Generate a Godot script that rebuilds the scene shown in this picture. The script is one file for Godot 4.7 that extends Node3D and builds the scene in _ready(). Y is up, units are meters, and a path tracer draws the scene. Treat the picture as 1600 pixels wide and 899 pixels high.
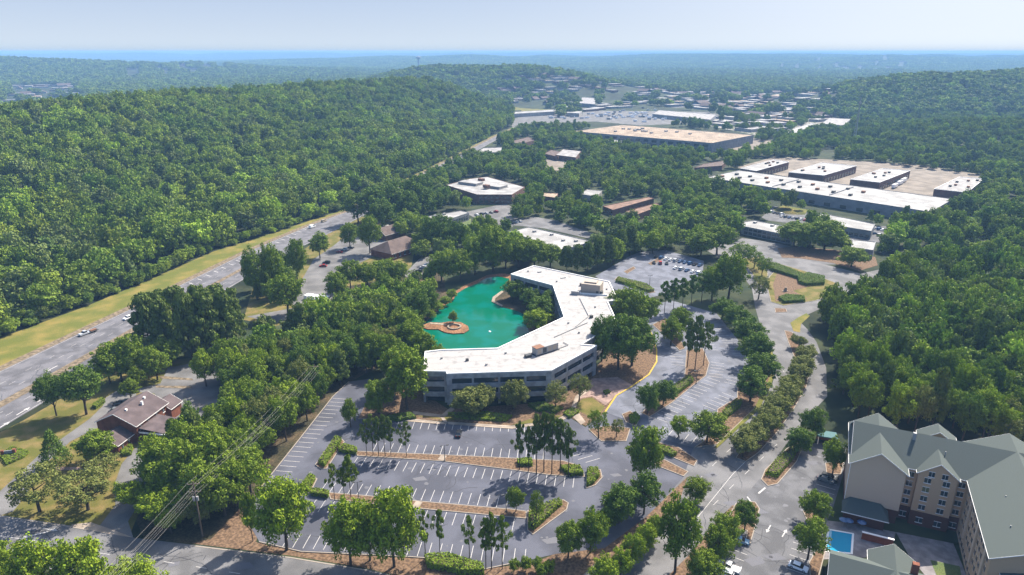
extends Node3D
# Aerial view over a wooded office park. Metres, y up, the valley floor at y = 0.

const SUN_FROM := Vector3(0.445, 0.719, -0.535)
# ridges: x, z, x, z, height at each end, reach
const RIDGES := [
	[-560, -420, -380, -1000, 44, 55, 330], [-380, -1000, -200, -1400, 55, 53, 225], [-200, -2350, 40, -2250, 68, 64, 460],
	[40, -2250, 240, -2050, 64, 34, 300], [960, -1640, 1900, -1900, 58, 64, 400], [-2900, -3300, -2000, -3600, 92, 52, 1000],
	[-1700, -3900, -1300, -3800, 50, 20, 700], [720, -940, 1100, -800, 22, 28, 260], [470, -300, 470, -100, 16, 16, 190],
	[-1200, -7000, 1500, -7800, 58, 64, 2600], [1500, -7000, 6500, -6200, 78, 84, 3000], [-9000, -13000, -2000, -14000, 78, 74, 3600],
	[-2000, -14000, 9000, -13500, 74, 86, 3600]]

var M := {}
var names := {}
var rng := RandomNumberGenerator.new()
var roll := FastNoiseLite.new()
var patchy := FastNoiseLite.new()
var clear := []          # [polygon, box] where no trees stand
var proto := {}
var wood := []           # candidates for the forest: [x, z, y, height, width, sort, place]

# ------------------------------------------------------------------ small helpers
func flat(a: Array) -> PackedVector2Array:
	var p := PackedVector2Array()
	for i in range(0, a.size(), 2):
		p.append(Vector2(a[i], a[i + 1]))
	return p

func lin(r: float, g: float, b: float) -> Color:
	return Color(r, g, b).linear_to_srgb()

func numbered(called: String) -> String:
	var n: int = names.get(called, 0)
	names[called] = n + 1
	return called if n == 0 else "%s_%03d" % [called, n]

func tag(o: Node, label: String, category: String, group := "", kind := "") -> Node:
	if label:
		o.set_meta("label", label)
	if category:
		o.set_meta("category", category)
	if group:
		o.set_meta("group", group)
	if kind:
		o.set_meta("kind", kind)
	return o

func thing(called: String, at: Vector3, turn: float, label: String, category: String, group := "") -> Node3D:
	var o := Node3D.new()
	o.name = numbered(called)
	add_child(o)
	o.position = at
	o.rotation.y = turn
	tag(o, label, category, group)
	return o

func obj(called: String, mesh: Mesh, m: Material, parent: Node = null) -> MeshInstance3D:
	var o := MeshInstance3D.new()
	o.mesh = mesh
	o.material_override = m
	if parent == null:
		o.name = numbered(called)
		add_child(o)
	else:
		o.name = called
		parent.add_child(o, true)
	return o

func ground_piece(called: String, mesh: Mesh, m: Material, label := "") -> MeshInstance3D:
	var o := obj(called, mesh, m)
	tag(o, label, "", "", "structure")
	return o

class Maker:
	var v := PackedVector3Array()
	var n := PackedVector3Array()
	var c := PackedColorArray()
	func tri(a: Vector3, b: Vector3, d: Vector3, col := Color.WHITE) -> void:
		var k := (d - a).cross(b - a).normalized()
		for p in [a, b, d]:
			v.append(p)
			n.append(k)
			c.append(col)
	func quad(a: Vector3, b: Vector3, d: Vector3, e: Vector3, col := Color.WHITE) -> void:
		tri(a, b, d, col)
		tri(a, d, e, col)
	# a box on a frame: o a lower corner, x, y, z its edges
	func block(o: Vector3, x: Vector3, y: Vector3, z: Vector3) -> void:
		if x.cross(y).dot(z) < 0:
			var s := x
			x = z
			z = s
		quad(o + x, o + x + y, o + y, o)
		quad(o + z, o + z + y, o + z + x + y, o + z + x)
		quad(o, o + y, o + y + z, o + z)
		quad(o + x + z, o + x + y + z, o + x + y, o + x)
		quad(o + y, o + y + x, o + y + x + z, o + y + z)
		quad(o + z, o + z + x, o + x, o)
	func box(lo: Vector3, hi: Vector3) -> void:
		var s := hi - lo
		block(lo, Vector3(s.x, 0, 0), Vector3(0, s.y, 0), Vector3(0, 0, s.z))
	func sheet(p: PackedVector2Array, y: float) -> void:
		var t := Geometry2D.triangulate_polygon(p)
		for i in range(0, t.size(), 3):
			var a := p[t[i]]
			var b := p[t[i + 1]]
			var d := p[t[i + 2]]
			if (b - a).cross(d - a) < 0:
				var s := b
				b = d
				d = s
			tri(Vector3(a.x, y, a.y), Vector3(b.x, y, b.y), Vector3(d.x, y, d.y))
	func walls(p: PackedVector2Array, y0: float, y1: float) -> void:
		var turn := 0.0
		for i in p.size():
			turn += p[i].cross(p[(i + 1) % p.size()])
		for i in p.size():
			var a := p[i]
			var b := p[(i + 1) % p.size()]
			if turn < 0:
				var s := a
				a = b
				b = s
			quad(Vector3(a.x, y0, a.y), Vector3(a.x, y1, a.y), Vector3(b.x, y1, b.y), Vector3(b.x, y0, b.y))
	func tube(a: Vector3, b: Vector3, ra: float, rb: float, sides := 6) -> void:
		var ax := (b - a).normalized()
		var s := ax.cross(Vector3.UP if absf(ax.y) < 0.9 else Vector3.RIGHT).normalized()
		var t := ax.cross(s)
		for i in sides:
			var u := TAU * i / sides
			var w := TAU * (i + 1) / sides
			var p := s * cos(u) + t * sin(u)
			var q := s * cos(w) + t * sin(w)
			quad(a + p * ra, b + p * rb, b + q * rb, a + q * ra)
			tri(b, b + q * rb, b + p * rb)
	func done() -> ArrayMesh:
		var a := []
		a.resize(Mesh.ARRAY_MAX)
		a[Mesh.ARRAY_VERTEX] = v
		a[Mesh.ARRAY_NORMAL] = n
		a[Mesh.ARRAY_COLOR] = c
		var m := ArrayMesh.new()
		m.add_surface_from_arrays(Mesh.PRIMITIVE_TRIANGLES, a)
		return m

func box_mesh(lo: Vector3, hi: Vector3) -> ArrayMesh:
	var k := Maker.new()
	k.box(lo, hi)
	return k.done()

# ------------------------------------------------------------------ materials
func noise_texture(freq: float, low: float, high: float, size := 256, octaves := 4, sharp := 0.0, seed_ := 1) -> NoiseTexture2D:
	var f := FastNoiseLite.new()
	f.noise_type = FastNoiseLite.TYPE_SIMPLEX_SMOOTH
	f.frequency = freq
	f.fractal_octaves = octaves
	f.seed = seed_
	var r := Gradient.new()
	r.set_color(0, Color(low, low, low))
	r.set_color(1, Color(high, high, high))
	if sharp > 0.0:
		r.set_offset(0, 0.5 - sharp)
		r.set_offset(1, 0.5 + sharp)
	var t := NoiseTexture2D.new()
	t.width = size
	t.height = size
	t.seamless = true
	t.noise = f
	t.color_ramp = r
	return t

func two_tone(freq: float, a: Color, b: Color, at0: float, at1: float, seed_: int, size := 512) -> NoiseTexture2D:
	var t := noise_texture(freq, 0, 1, size, 5, 0.0, seed_)
	var r := Gradient.new()
	r.set_color(0, a)
	r.set_color(1, b)
	r.set_offset(0, at0)
	r.set_offset(1, at1)
	t.color_ramp = r
	return t

func mat(called: String, color: Color, rough: float, tex: Texture2D = null, scale := 0.1, over: Texture2D = null, over_scale := 0.02) -> StandardMaterial3D:
	var m := StandardMaterial3D.new()
	m.resource_name = called
	m.albedo_color = color
	m.roughness = rough
	m.metallic_specular = 0.35
	if tex:
		m.albedo_texture = tex
		m.uv1_triplanar = true
		m.uv1_world_triplanar = true
		m.uv1_scale = Vector3(scale, scale, scale)
	if over:
		m.detail_enabled = true
		m.detail_blend_mode = BaseMaterial3D.BLEND_MODE_MUL
		m.detail_albedo = over
		m.detail_uv_layer = BaseMaterial3D.DETAIL_UV_2
		m.uv2_triplanar = true
		m.uv2_world_triplanar = true
		m.uv2_scale = Vector3(over_scale, over_scale, over_scale)
	M[called] = m
	return m

func materials() -> void:
	var grain := noise_texture(0.09, 0.72, 1.0, 256, 4, 0.35, 3)
	var blotch := noise_texture(0.012, 0.8, 1.0, 512, 5, 0.3, 5)
	var mottled := noise_texture(0.03, 0.66, 1.0, 512, 5, 0.3, 9)
	var worn := noise_texture(0.012, 0.84, 1.0, 512, 6, 0.2, 12)
	var stain := noise_texture(0.02, 0.84, 1.0, 512, 5, 0.0, 21)
	stain.color_ramp.set_offset(0, 0.05)
	stain.color_ramp.set_offset(1, 0.4)
	mat("asphalt", lin(0.130, 0.133, 0.165), 0.9, grain, 0.25, worn, 0.011)
	mat("road", lin(0.215, 0.208, 0.21), 0.9, grain, 0.2, worn, 0.013)
	mat("highway", lin(0.205, 0.197, 0.21), 0.9, grain, 0.15, worn, 0.02)
	mat("old_asphalt", lin(0.225, 0.215, 0.21), 0.92, grain, 0.2, blotch, 0.012)
	mat("hotel_asphalt", lin(0.175, 0.172, 0.18), 0.9, grain, 0.2, worn, 0.02)
	mat("pale_asphalt", lin(0.205, 0.213, 0.255), 0.9, grain, 0.2, worn, 0.02)
	mat("crack_seal", lin(0.045, 0.045, 0.05), 0.8)
	mat("oil", lin(0.11, 0.108, 0.12), 0.7)
	mat("patch", lin(0.175, 0.172, 0.19), 0.9, grain, 0.3)
	mat("concrete", lin(0.522, 0.423, 0.333), 0.9, grain, 0.3, blotch, 0.03)
	mat("kerb", lin(0.396, 0.338, 0.281), 0.9, grain, 0.4)
	mat("yellow_kerb", lin(0.62, 0.42, 0.06), 0.8, grain, 0.4)
	mat("paint", lin(0.62, 0.59, 0.57), 0.8, mottled, 0.35)
	mat("straw", lin(0.279, 0.175, 0.105), 1.0, grain, 0.5, mottled, 0.06)
	mat("red_clay", lin(0.360, 0.180, 0.090), 1.0, mottled, 0.06, blotch, 0.03)
	mat("lawn", Color.WHITE, 1.0, two_tone(0.02, lin(0.125, 0.125, 0.022), lin(0.25, 0.18, 0.065), 0.3, 0.85, 31), 0.012, grain, 0.15)
	mat("verge", Color.WHITE, 1.0, two_tone(0.015, lin(0.14, 0.15, 0.024), lin(0.28, 0.215, 0.055), 0.3, 0.8, 33), 0.008, grain, 0.1)
	mat("field", Color.WHITE, 1.0, two_tone(0.02, lin(0.10, 0.15, 0.05), lin(0.17, 0.19, 0.06), 0.3, 0.8, 35), 0.01, grain, 0.1)
	mat("shoulder", lin(0.324, 0.248, 0.162), 1.0, grain, 0.3, mottled, 0.03)
	mat("litter", Color.WHITE, 1.0, two_tone(0.02, lin(0.05, 0.045, 0.022), lin(0.12, 0.085, 0.045), 0.3, 0.75, 37), 0.01, mottled, 0.07)
	mat("land", Color.WHITE, 1.0, two_tone(0.03, lin(0.022, 0.038, 0.014), lin(0.06, 0.07, 0.025), 0.25, 0.75, 39), 0.004, mottled, 0.0009)
	mat("town", Color.WHITE, 1.0, two_tone(0.03, lin(0.09, 0.11, 0.04), lin(0.40, 0.36, 0.33), 0.3, 0.55, 47), 0.006, mottled, 0.02)
	mat("tan_yard", lin(0.33, 0.275, 0.22), 0.95, grain, 0.08, blotch, 0.01)
	mat("pavers", lin(0.44, 0.30, 0.25), 0.9, grain, 0.5, blotch, 0.05)
	mat("patio", lin(0.360, 0.324, 0.324), 0.9, grain, 0.4, blotch, 0.05)
	mat("white_roof", lin(0.450, 0.427, 0.410), 0.85, grain, 0.12, stain, 0.02)
	mat("white_roof_far", lin(0.468, 0.450, 0.432), 0.85, grain, 0.05, worn, 0.01)
	mat("tan_roof", lin(0.475, 0.360, 0.259), 0.9, mottled, 0.02, worn, 0.008)
	mat("grey_roof", lin(0.450, 0.423, 0.405), 0.9, grain, 0.1, worn, 0.02)
	mat("terracotta_roof", lin(0.32, 0.195, 0.14), 0.9, grain, 0.2, blotch, 0.03)
	mat("shingle", lin(0.165, 0.125, 0.125), 0.95, grain, 0.35, blotch, 0.04)
	mat("brown_shingle", lin(0.20, 0.145, 0.125), 0.95, grain, 0.3, blotch, 0.04)
	mat("green_shingle", lin(0.105, 0.125, 0.115), 0.92, grain, 0.35)
	mat("seam", lin(0.36, 0.345, 0.33), 0.9, grain, 0.3)
	mat("precast", lin(0.54, 0.535, 0.55), 0.85, grain, 0.3, blotch, 0.05)
	mat("pale_wall", lin(0.55, 0.52, 0.49), 0.88, grain, 0.2, blotch, 0.03)
	mat("grey_wall", lin(0.36, 0.37, 0.39), 0.88, grain, 0.15, blotch, 0.03)
	mat("brick", lin(0.36, 0.13, 0.075), 0.92, mottled, 0.6, blotch, 0.06)
	mat("brown_brick", lin(0.27, 0.15, 0.115), 0.92, mottled, 0.4, blotch, 0.05)
	mat("stucco", lin(0.74, 0.50, 0.31), 0.92, grain, 0.4)
	mat("stucco_pale", lin(0.80, 0.60, 0.43), 0.92, grain, 0.4)
	mat("dark_brick", lin(0.15, 0.06, 0.045), 0.92, mottled, 0.6)
	mat("trim", lin(0.78, 0.76, 0.73), 0.7)
	mat("metal", lin(0.42, 0.41, 0.40), 0.6, grain, 0.5)
	mat("tan_metal", lin(0.50, 0.42, 0.34), 0.65, grain, 0.5)
	mat("dark_metal", lin(0.06, 0.06, 0.06), 0.5)
	mat("rust", lin(0.30, 0.15, 0.09), 0.8, mottled, 0.5)
	mat("teal_canopy", lin(0.03, 0.10, 0.11), 0.7)
	mat("bark", lin(0.10, 0.075, 0.055), 0.95, grain, 0.8)
	mat("pole_wood", lin(0.20, 0.15, 0.11), 0.95, grain, 0.8)
	mat("wire", lin(0.30, 0.28, 0.25), 0.9)
	mat("rubber", lin(0.018, 0.018, 0.018), 0.9)
	mat("alloy", lin(0.40, 0.40, 0.41), 0.4)
	mat("stone", lin(0.50, 0.40, 0.30), 0.95, mottled, 0.3, blotch, 0.1)
	mat("pool_tile", lin(0.03, 0.32, 0.48), 0.35)
	var g := mat("glass", lin(0.025, 0.04, 0.05), 0.06)
	g.metallic_specular = 0.7
	g = mat("car_glass", lin(0.01, 0.013, 0.016), 0.05)
	g.metallic_specular = 0.6
	g = mat("lamp_clear", lin(0.7, 0.7, 0.68), 0.2)
	g = mat("lamp_red", lin(0.35, 0.01, 0.01), 0.3)
	for p in [["white", 0.80, 0.80, 0.80], ["silver", 0.42, 0.43, 0.45], ["grey", 0.14, 0.145, 0.15], ["black", 0.015, 0.015, 0.018], ["red", 0.33, 0.02, 0.02], ["blue", 0.04, 0.10, 0.22], ["pale_blue", 0.22, 0.36, 0.48], ["tan", 0.38, 0.32, 0.24], ["green", 0.04, 0.10, 0.06]]:
		g = mat("paint_" + p[0], lin(p[1], p[2], p[3]), 0.35)
		g.clearcoat_enabled = true
		g.clearcoat = 0.6
		g.clearcoat_roughness = 0.1
	var ripple := noise_texture(0.05, 0, 1, 512, 3, 0.0, 41)
	ripple.as_normal_map = true
	ripple.bump_strength = 1.2
	g = mat("pond_water", Color.WHITE, 0.08, two_tone(0.012, lin(0.0, 0.098, 0.052), lin(0.0, 0.115, 0.085), 0.35, 0.7, 43), 0.012)
	g.metallic_specular = 0.2
	g.normal_enabled = true
	g.normal_texture = ripple
	g.normal_scale = 0.12
	g = mat("pool_water", lin(0.02, 0.26, 0.42), 0.05)
	# foliage: one tone per material, leaf tones vary from face to face
	var greens := {"mid": [0.166, 0.230, 0.020], "dark": [0.112, 0.176, 0.024], "bright": [0.215, 0.288, 0.018], "olive": [0.175, 0.192, 0.050], "pine": [0.125, 0.168, 0.034], "hedge": [0.150, 0.205, 0.018], "forest": [1.0, 1.0, 1.0]}
	for k in greens:
		var c: Array = greens[k]
		g = mat("leaf_" + k, lin(c[0], c[1], c[2]), 0.75)
		g.vertex_color_use_as_albedo = true
		g.cull_mode = BaseMaterial3D.CULL_DISABLED
		g.metallic_specular = 0.25
		g.backlight_enabled = true
		g.backlight = Color(0.56, 0.62, 0.30)

# ------------------------------------------------------------------ land
func height(x: float, z: float) -> float:
	var y := 0.0
	for r in RIDGES:
		var a := Vector2(r[0], r[1])
		var d := Vector2(r[2], r[3]) - a
		var p := Vector2(x, z) - a
		var t := clampf(p.dot(d) / d.length_squared(), 0, 1)
		var k: float = 1.0 - (p - d * t).length() / r[6]
		if k > 0.0:
			var top: float = lerpf(r[4], r[5], t)
			y = maxf(y, top * k * k * (3 - 2 * k) * (1.0 + 0.22 * roll.get_noise_2d(x, z) * minf(1, k * 3)))
	var far := Vector2(x, z).length()
	if far > 1500.0:
		y += clampf((far - 1500) / 2500, 0, 1) * 16.0 * maxf(0, roll.get_noise_2d(x * 0.6 + 900, z * 0.6))
		y *= 1.0 + clampf((far - 5000) / 3000, 0, 1) * 0.5 * roll.get_noise_2d(x * 0.4 - 500, z * 0.4)
	return minf(y, 88.0)

func build_land() -> void:
	var k := PackedVector3Array()
	var idx := PackedInt32Array()
	var rings := [20.0]
	while rings[-1] < 15500.0:
		rings.append(rings[-1] * 1.045 + 6.0)
	var around := []
	var a := -PI
	while a < PI - 0.001:
		around.append(a)
		a += 0.011 if absf(a) < 0.9 else 0.08
	var w: int = around.size()
	k.append(Vector3.ZERO)
	for r in rings:
		for t in around:
			var x: float = r * sin(t)
			var z: float = -r * cos(t)
			k.append(Vector3(x, height(x, z), z))
	for j in w:
		idx.append_array([0, 1 + (j + 1) % w, 1 + j])
	for i in rings.size() - 1:
		for j in w:
			var p := 1 + i * w + j
			var q := 1 + i * w + (j + 1) % w
			idx.append_array([p, q + w, p + w, p, q, q + w])
	var st := SurfaceTool.new()
	st.begin(Mesh.PRIMITIVE_TRIANGLES)
	for p in k:
		st.add_vertex(p)
	for i in idx:
		st.add_index(i)
	st.generate_normals()
	ground_piece("terrain", st.commit(), M.land, "wooded rolling land reaching to the blue horizon")

func sheet(called: String, a: Array, y: float, m: String, label := "", parent: Node = null) -> MeshInstance3D:
	var k := Maker.new()
	k.sheet(flat(a), y)
	if parent:
		return obj(called, k.done(), M[m], parent)
	return ground_piece(called, k.done(), M[m], label)

# a raised planted island with a kerb round it, both parts of the lot
func island(a: Array, m: String, parent: Node, kerb := "kerb", y0 := 0.05) -> void:
	var p := flat(a)
	var k := Maker.new()
	k.sheet(p, 0.2)
	var o := obj("planting_bed", k.done(), M[m], parent)
	kerb_line(p, true, kerb, o, y0)

func kerb_line(p: PackedVector2Array, closed: bool, m: String, parent: Node, y0 := 0.05, wide := 0.24, high := 0.2) -> void:
	var k := Maker.new()
	var n := p.size()
	for i in (n if closed else n - 1):
		var a := p[i]
		var b := p[(i + 1) % n]
		var d := (b - a).normalized()
		var s := Vector2(-d.y, d.x) * wide * 0.5
		a -= d * wide * 0.3
		b += d * wide * 0.3
		var o := Vector3(a.x - s.x, y0, a.y - s.y)
		k.block(o, Vector3(b.x - a.x, 0, b.y - a.y), Vector3(0, high - y0 + 0.02 + 0.002 * (i % 3), 0), Vector3(s.x * 2, 0, s.y * 2))
	obj("kerb", k.done(), M[m], parent)

func strip_line(a: Vector2, b: Vector2, wide: float, y: float) -> ArrayMesh:
	var d := (b - a).normalized()
	var s := Vector2(-d.y, d.x) * wide * 0.5
	var k := Maker.new()
	k.sheet(PackedVector2Array([a - s, b - s, b + s, a + s]), y)
	return k.done()

# cracks filled with tar, oil spots and repair patches on worn asphalt
func wear(parent: Node, a: Array, y: float, cracks: int, spots: int, patches: int) -> void:
	var p := flat(a)
	var b := Rect2(p[0], Vector2.ZERO)
	for q in p:
		b = b.expand(q)
	var done := 0
	while done < cracks + spots + patches:
		var q := Vector2(rng.randf_range(b.position.x, b.end.x), rng.randf_range(b.position.y, b.end.y))
		if not Geometry2D.is_point_in_polygon(q, p):
			continue
		done += 1
		var k := Maker.new()
		if done <= cracks:
			var t := rng.randf() * TAU
			var bent := PackedVector2Array([q])
			for i in rng.randi_range(5, 14):
				t += rng.randf_range(-0.5, 0.5)
				var r := q + Vector2.from_angle(t) * rng.randf_range(1.0, 2.4)
				if not Geometry2D.is_point_in_polygon(r, p):
					break
				q = r
				bent.append(q)
			for i in bent.size() - 1:
				var d := (bent[i + 1] - bent[i]).normalized().orthogonal() * rng.randf_range(0.05, 0.1)
				k.sheet(PackedVector2Array([bent[i] - d, bent[i + 1] - d, bent[i + 1] + d, bent[i] + d]), y)
			if bent.size() > 1:
				obj("crack", k.done(), M.crack_seal, parent)
		else:
			var spot := done <= cracks + spots
			var ring := PackedVector2Array()
			var size := rng.randf_range(0.3, 0.8) if spot else rng.randf_range(1.0, 2.6)
			for i in (9 if spot else 4):
				ring.append(q + Vector2.from_angle(TAU * i / (9.0 if spot else 4.0) + 0.4) * size * rng.randf_range(0.6, 1.2) * (Vector2.ONE if spot else Vector2(1.6, 0.8)))
			k.sheet(ring, y + 0.006)
			obj("oil_stain" if spot else "repair_patch", k.done(), M.oil if spot else M.patch, parent)

var stall_mesh := {}
# painted stall lines: from a to b along the island, each line leaning to side
func stalls(parent: Node, a: Vector2, b: Vector2, side: float, long := 5.2, pitch := 2.7, lean := 0.0, skip := []) -> void:
	var d := (b - a).normalized()
	var s := Vector2(-d.y, d.x) * side
	s = s.rotated(lean)
	if not stall_mesh.has(long):
		stall_mesh[long] = strip_line(Vector2.ZERO, Vector2(long, 0), 0.16, 0.0)
	var n := int((b - a).length() / pitch) + 1
	for i in n:
		if i in skip:
			continue
		var at := a + d * pitch * i + s * 0.35
		var o := obj("stall_line", stall_mesh[long], M.paint, parent)
		o.position = Vector3(at.x, 0.085, at.y)
		o.rotation.y = -s.angle()

# dashes of lane paint along a path
func dashes(parent: Node, path: PackedVector2Array, long: float, gap: float, wide := 0.15, y := 0.09) -> void:
	var c := Curve2D.new()
	for p in path:
		c.add_point(p)
	var t := 0.0
	while t + long < c.get_baked_length():
		obj("lane_dash", strip_line(c.sample_baked(t), c.sample_baked(t + long), wide, y), M.paint, parent)
		t += long + gap

func solid_line(parent: Node, path: PackedVector2Array, wide := 0.15, y := 0.09, m := "paint") -> void:
	var k := Maker.new()
	for i in path.size() - 1:
		var d := (path[i + 1] - path[i]).normalized()
		var s := Vector2(-d.y, d.x) * wide * 0.5
		k.sheet(PackedVector2Array([path[i] - s, path[i + 1] - s, path[i + 1] + s, path[i] + s]), y + 0.002 * (i % 2))
	obj("edge_line", k.done(), M[m], parent)

func arrow(parent: Node, at: Vector2, turn: float, y := 0.1, size := 1.0) -> void:
	var k := Maker.new()
	var t := Transform2D(turn, at).scaled_local(Vector2(size, size))
	k.sheet(t * PackedVector2Array([Vector2(-1.8, -0.15), Vector2(0.6, -0.15), Vector2(0.6, -0.55), Vector2(1.9, 0), Vector2(0.6, 0.55), Vector2(0.6, 0.15), Vector2(-1.8, 0.15)]), y)
	obj("arrow", k.done(), M.paint, parent)

# ------------------------------------------------------------------ trees
func card(k: Maker, at: Vector3, face: Vector3, long: float, wide: float, tone: Color) -> void:
	var s := face.cross(Vector3(rng.randf_range(-1, 1), rng.randf_range(-1, 1), rng.randf_range(-1, 1))).normalized()
	var t := face.cross(s)
	var a := at - s * long * 0.5
	var c := at + s * long * 0.5 - face * long * 0.12
	var b := at + t * wide * 0.5 + s * long * rng.randf_range(-0.2, 0.2) + face * long * 0.08
	var d := at - t * wide * 0.5 + s * long * rng.randf_range(-0.2, 0.2) - face * long * 0.06
	k.tri(a, b, c, tone)
	k.tri(a, c, d, tone)

func leaf_tone() -> Color:
	var l := rng.randf_range(0.72, 1.22)
	return Color(l * rng.randf_range(0.9, 1.12), l, l * rng.randf_range(0.85, 1.1))

func leaf_clump(k: Maker, at: Vector3, r: float, n: int, size: float, flat_ := 0.8, long := 1.0) -> void:
	for i in n:
		var d := Vector3(rng.randfn(), rng.randfn() + 0.25, rng.randfn()).normalized()
		var face := (d + Vector3(rng.randf_range(-1, 1), rng.randf_range(-0.8, 1), rng.randf_range(-1, 1)) * 0.5).normalized()
		var p := at + d * Vector3(r, r * flat_, r) * rng.randf_range(0.6, 1.12)
		var s := size * rng.randf_range(0.7, 1.3)
		card(k, p, face, s * long, s, leaf_tone())

# crowns fill a unit tree: height 1, width 1
func crown_mesh(sort: String, clumps: int, leaves: int, size: float) -> ArrayMesh:
	var k := Maker.new()
	match sort:
		"round", "tall", "spreading", "airy":
			var low := 0.12 if sort != "airy" else 0.24
			var mid := 0.56 if sort != "spreading" else 0.62
			var lean := Vector3(rng.randf_range(-0.06, 0.06), 0, rng.randf_range(-0.06, 0.06))
			for i in clumps:
				if rng.randf() < 0.10:
					continue
				var u := (i + 0.5) / clumps
				var up := 1.0 - 1.8 * u
				var turn := i * 2.39996 + rng.randf_range(-0.5, 0.5)
				var out := sqrt(maxf(0.0, 1.0 - up * up))
				var reach := rng.randf_range(0.60, 1.0)
				if sort == "tall":
					out *= 0.9
				if up < -0.35:
					reach *= 0.85
				var at := Vector3(cos(turn) * out * 0.40 * reach, mid + up * (0.37 if sort != "spreading" else 0.27) * reach, sin(turn) * out * 0.40 * reach) + lean * (1.0 + up)
				at.y = maxf(at.y, low + 0.08)
				var r := rng.randf_range(0.09, 0.2) * sqrt(46.0 / clumps)
				if sort == "airy":
					r *= 0.75
				var n := int(leaves * pow(r / 0.15, 1.6))
				leaf_clump(k, at, r * 0.72, n / 3, size, 0.8)
				for j in 5:
					var d := Vector3(rng.randfn(), rng.randfn() * 0.8 + 0.3, rng.randfn()).normalized()
					leaf_clump(k, at + d * r * rng.randf_range(0.55, 1.05), r * rng.randf_range(0.3, 0.58), n / 6, size, 0.8)
		"cone":
			for i in clumps:
				var u := (i + 0.5) / clumps
				var y := 0.1 + 0.86 * u
				var turn := i * 2.39996
				var out := 0.40 * (1.0 - u) + 0.03
				leaf_clump(k, Vector3(cos(turn) * out, y, sin(turn) * out), 0.07 + 0.08 * (1 - u), int(leaves * (0.5 + 0.6 * (1 - u))), size, 0.7)
		"pine":
			for i in clumps:
				var u := (i + 0.5) / clumps
				var y := 0.40 + 0.54 * u + rng.randf_range(-0.02, 0.02)
				var turn := i * 2.39996 + rng.randf_range(-0.6, 0.6)
				var out := rng.randf_range(0.06, 0.42) * (0.45 + 0.75 * sin(PI * minf(1, u * 0.9 + 0.12)))
				if u > 0.88:
					out *= 0.4
				leaf_clump(k, Vector3(cos(turn) * out, y, sin(turn) * out), rng.randf_range(0.07, 0.14), leaves, size, 0.42, 1.7)
		"full_pine":
			for i in clumps:
				var u := (i + 0.5) / clumps
				var y := 0.2 + 0.75 * u
				var turn := i * 2.39996 + rng.randf_range(-0.5, 0.5)
				var out := rng.randf_range(0.15, 0.46) * (1.05 - u * 0.75)
				leaf_clump(k, Vector3(cos(turn) * out, y, sin(turn) * out), rng.randf_range(0.09, 0.15), leaves, size, 0.45, 1.4)
	return k.done()

func trunk_mesh(sort: String) -> ArrayMesh:
	var k := Maker.new()
	match sort:
		"pine", "full_pine", "cone":
			k.tube(Vector3.ZERO, Vector3(0.01, 0.5, 0), 0.022, 0.016, 7)
			k.tube(Vector3(0.01, 0.5, 0), Vector3(0, 0.95, 0.01), 0.016, 0.004, 6)
			for i in 9:
				var y := 0.5 + 0.045 * i
				var t := i * 2.4
				k.tube(Vector3(0, y, 0), Vector3(cos(t) * 0.26, y + 0.03, sin(t) * 0.26), 0.007, 0.002, 4)
		_:
			k.tube(Vector3.ZERO, Vector3(0.01, 0.26, 0.01), 0.034, 0.026, 8)
			k.tube(Vector3(0.01, 0.26, 0.01), Vector3(-0.02, 0.78, 0), 0.026, 0.007, 7)
			for i in 7:
				var y := 0.2 + 0.06 * i
				var t := i * 2.4 + 0.4
				var e := Vector3(cos(t) * 0.30, y + 0.20, sin(t) * 0.30)
				k.tube(Vector3(0, y, 0), e, 0.016, 0.005, 5)
				k.tube(e, e + Vector3(cos(t + 0.6) * 0.10, 0.07, sin(t + 0.6) * 0.10), 0.005, 0.002, 4)
	return k.done()

func make_protos() -> void:
	rng.seed = 11
	for s in ["round", "tall", "spreading", "airy", "cone", "pine", "full_pine"]:
		var n: Array = {"round": [46, 210, 0.033], "tall": [44, 200, 0.034], "spreading": [44, 200, 0.034], "airy": [50, 150, 0.029], "cone": [70, 70, 0.038], "pine": [28, 60, 0.040], "full_pine": [64, 80, 0.042]}[s]
		proto[s] = [crown_mesh(s, n[0], n[1], n[2])]
		for i in 4:
			proto[s].append(crown_mesh(s, n[0] - 4 * i, n[1], n[2]))
		proto[s + "_trunk"] = trunk_mesh(s)
	# crowns for woods seen from further off: fewer, larger leaf faces
	proto.wood = [crown_mesh("round", 30, 60, 0.066), crown_mesh("tall", 26, 60, 0.07), crown_mesh("spreading", 30, 60, 0.066), crown_mesh("round", 22, 70, 0.07), crown_mesh("round", 36, 55, 0.066)]
	proto.wood_pine = [crown_mesh("full_pine", 40, 44, 0.068), crown_mesh("full_pine", 46, 40, 0.066)]
	proto.far_wood = [crown_mesh("round", 14, 40, 0.13), crown_mesh("spreading", 12, 40, 0.13), crown_mesh("tall", 12, 40, 0.14)]
	# a patch of far canopy: many crowns of a wood seen from kilometres away
	var k := Maker.new()
	for i in 26:
		var p := Vector3(rng.randf_range(-0.6, 0.6), rng.randf_range(0.16, 0.27), rng.randf_range(-0.6, 0.6))
		leaf_clump(k, p, rng.randf_range(0.12, 0.2), 34, 0.12, 0.75)
	proto.canopy_patch = [k.done()]

const ORDER := ["first", "second", "third", "fourth", "fifth", "sixth", "seventh", "eighth", "ninth", "tenth", "eleventh", "twelfth", "thirteenth", "fourteenth", "fifteenth", "sixteenth", "seventeenth", "eighteenth", "nineteenth", "twentieth"]
const COUNT := ["no", "one", "two", "three", "four", "five", "six", "seven", "eight", "nine", "ten", "eleven", "twelve", "thirteen", "fourteen", "fifteen", "sixteen", "seventeen", "eighteen", "nineteen", "twenty"]

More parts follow.
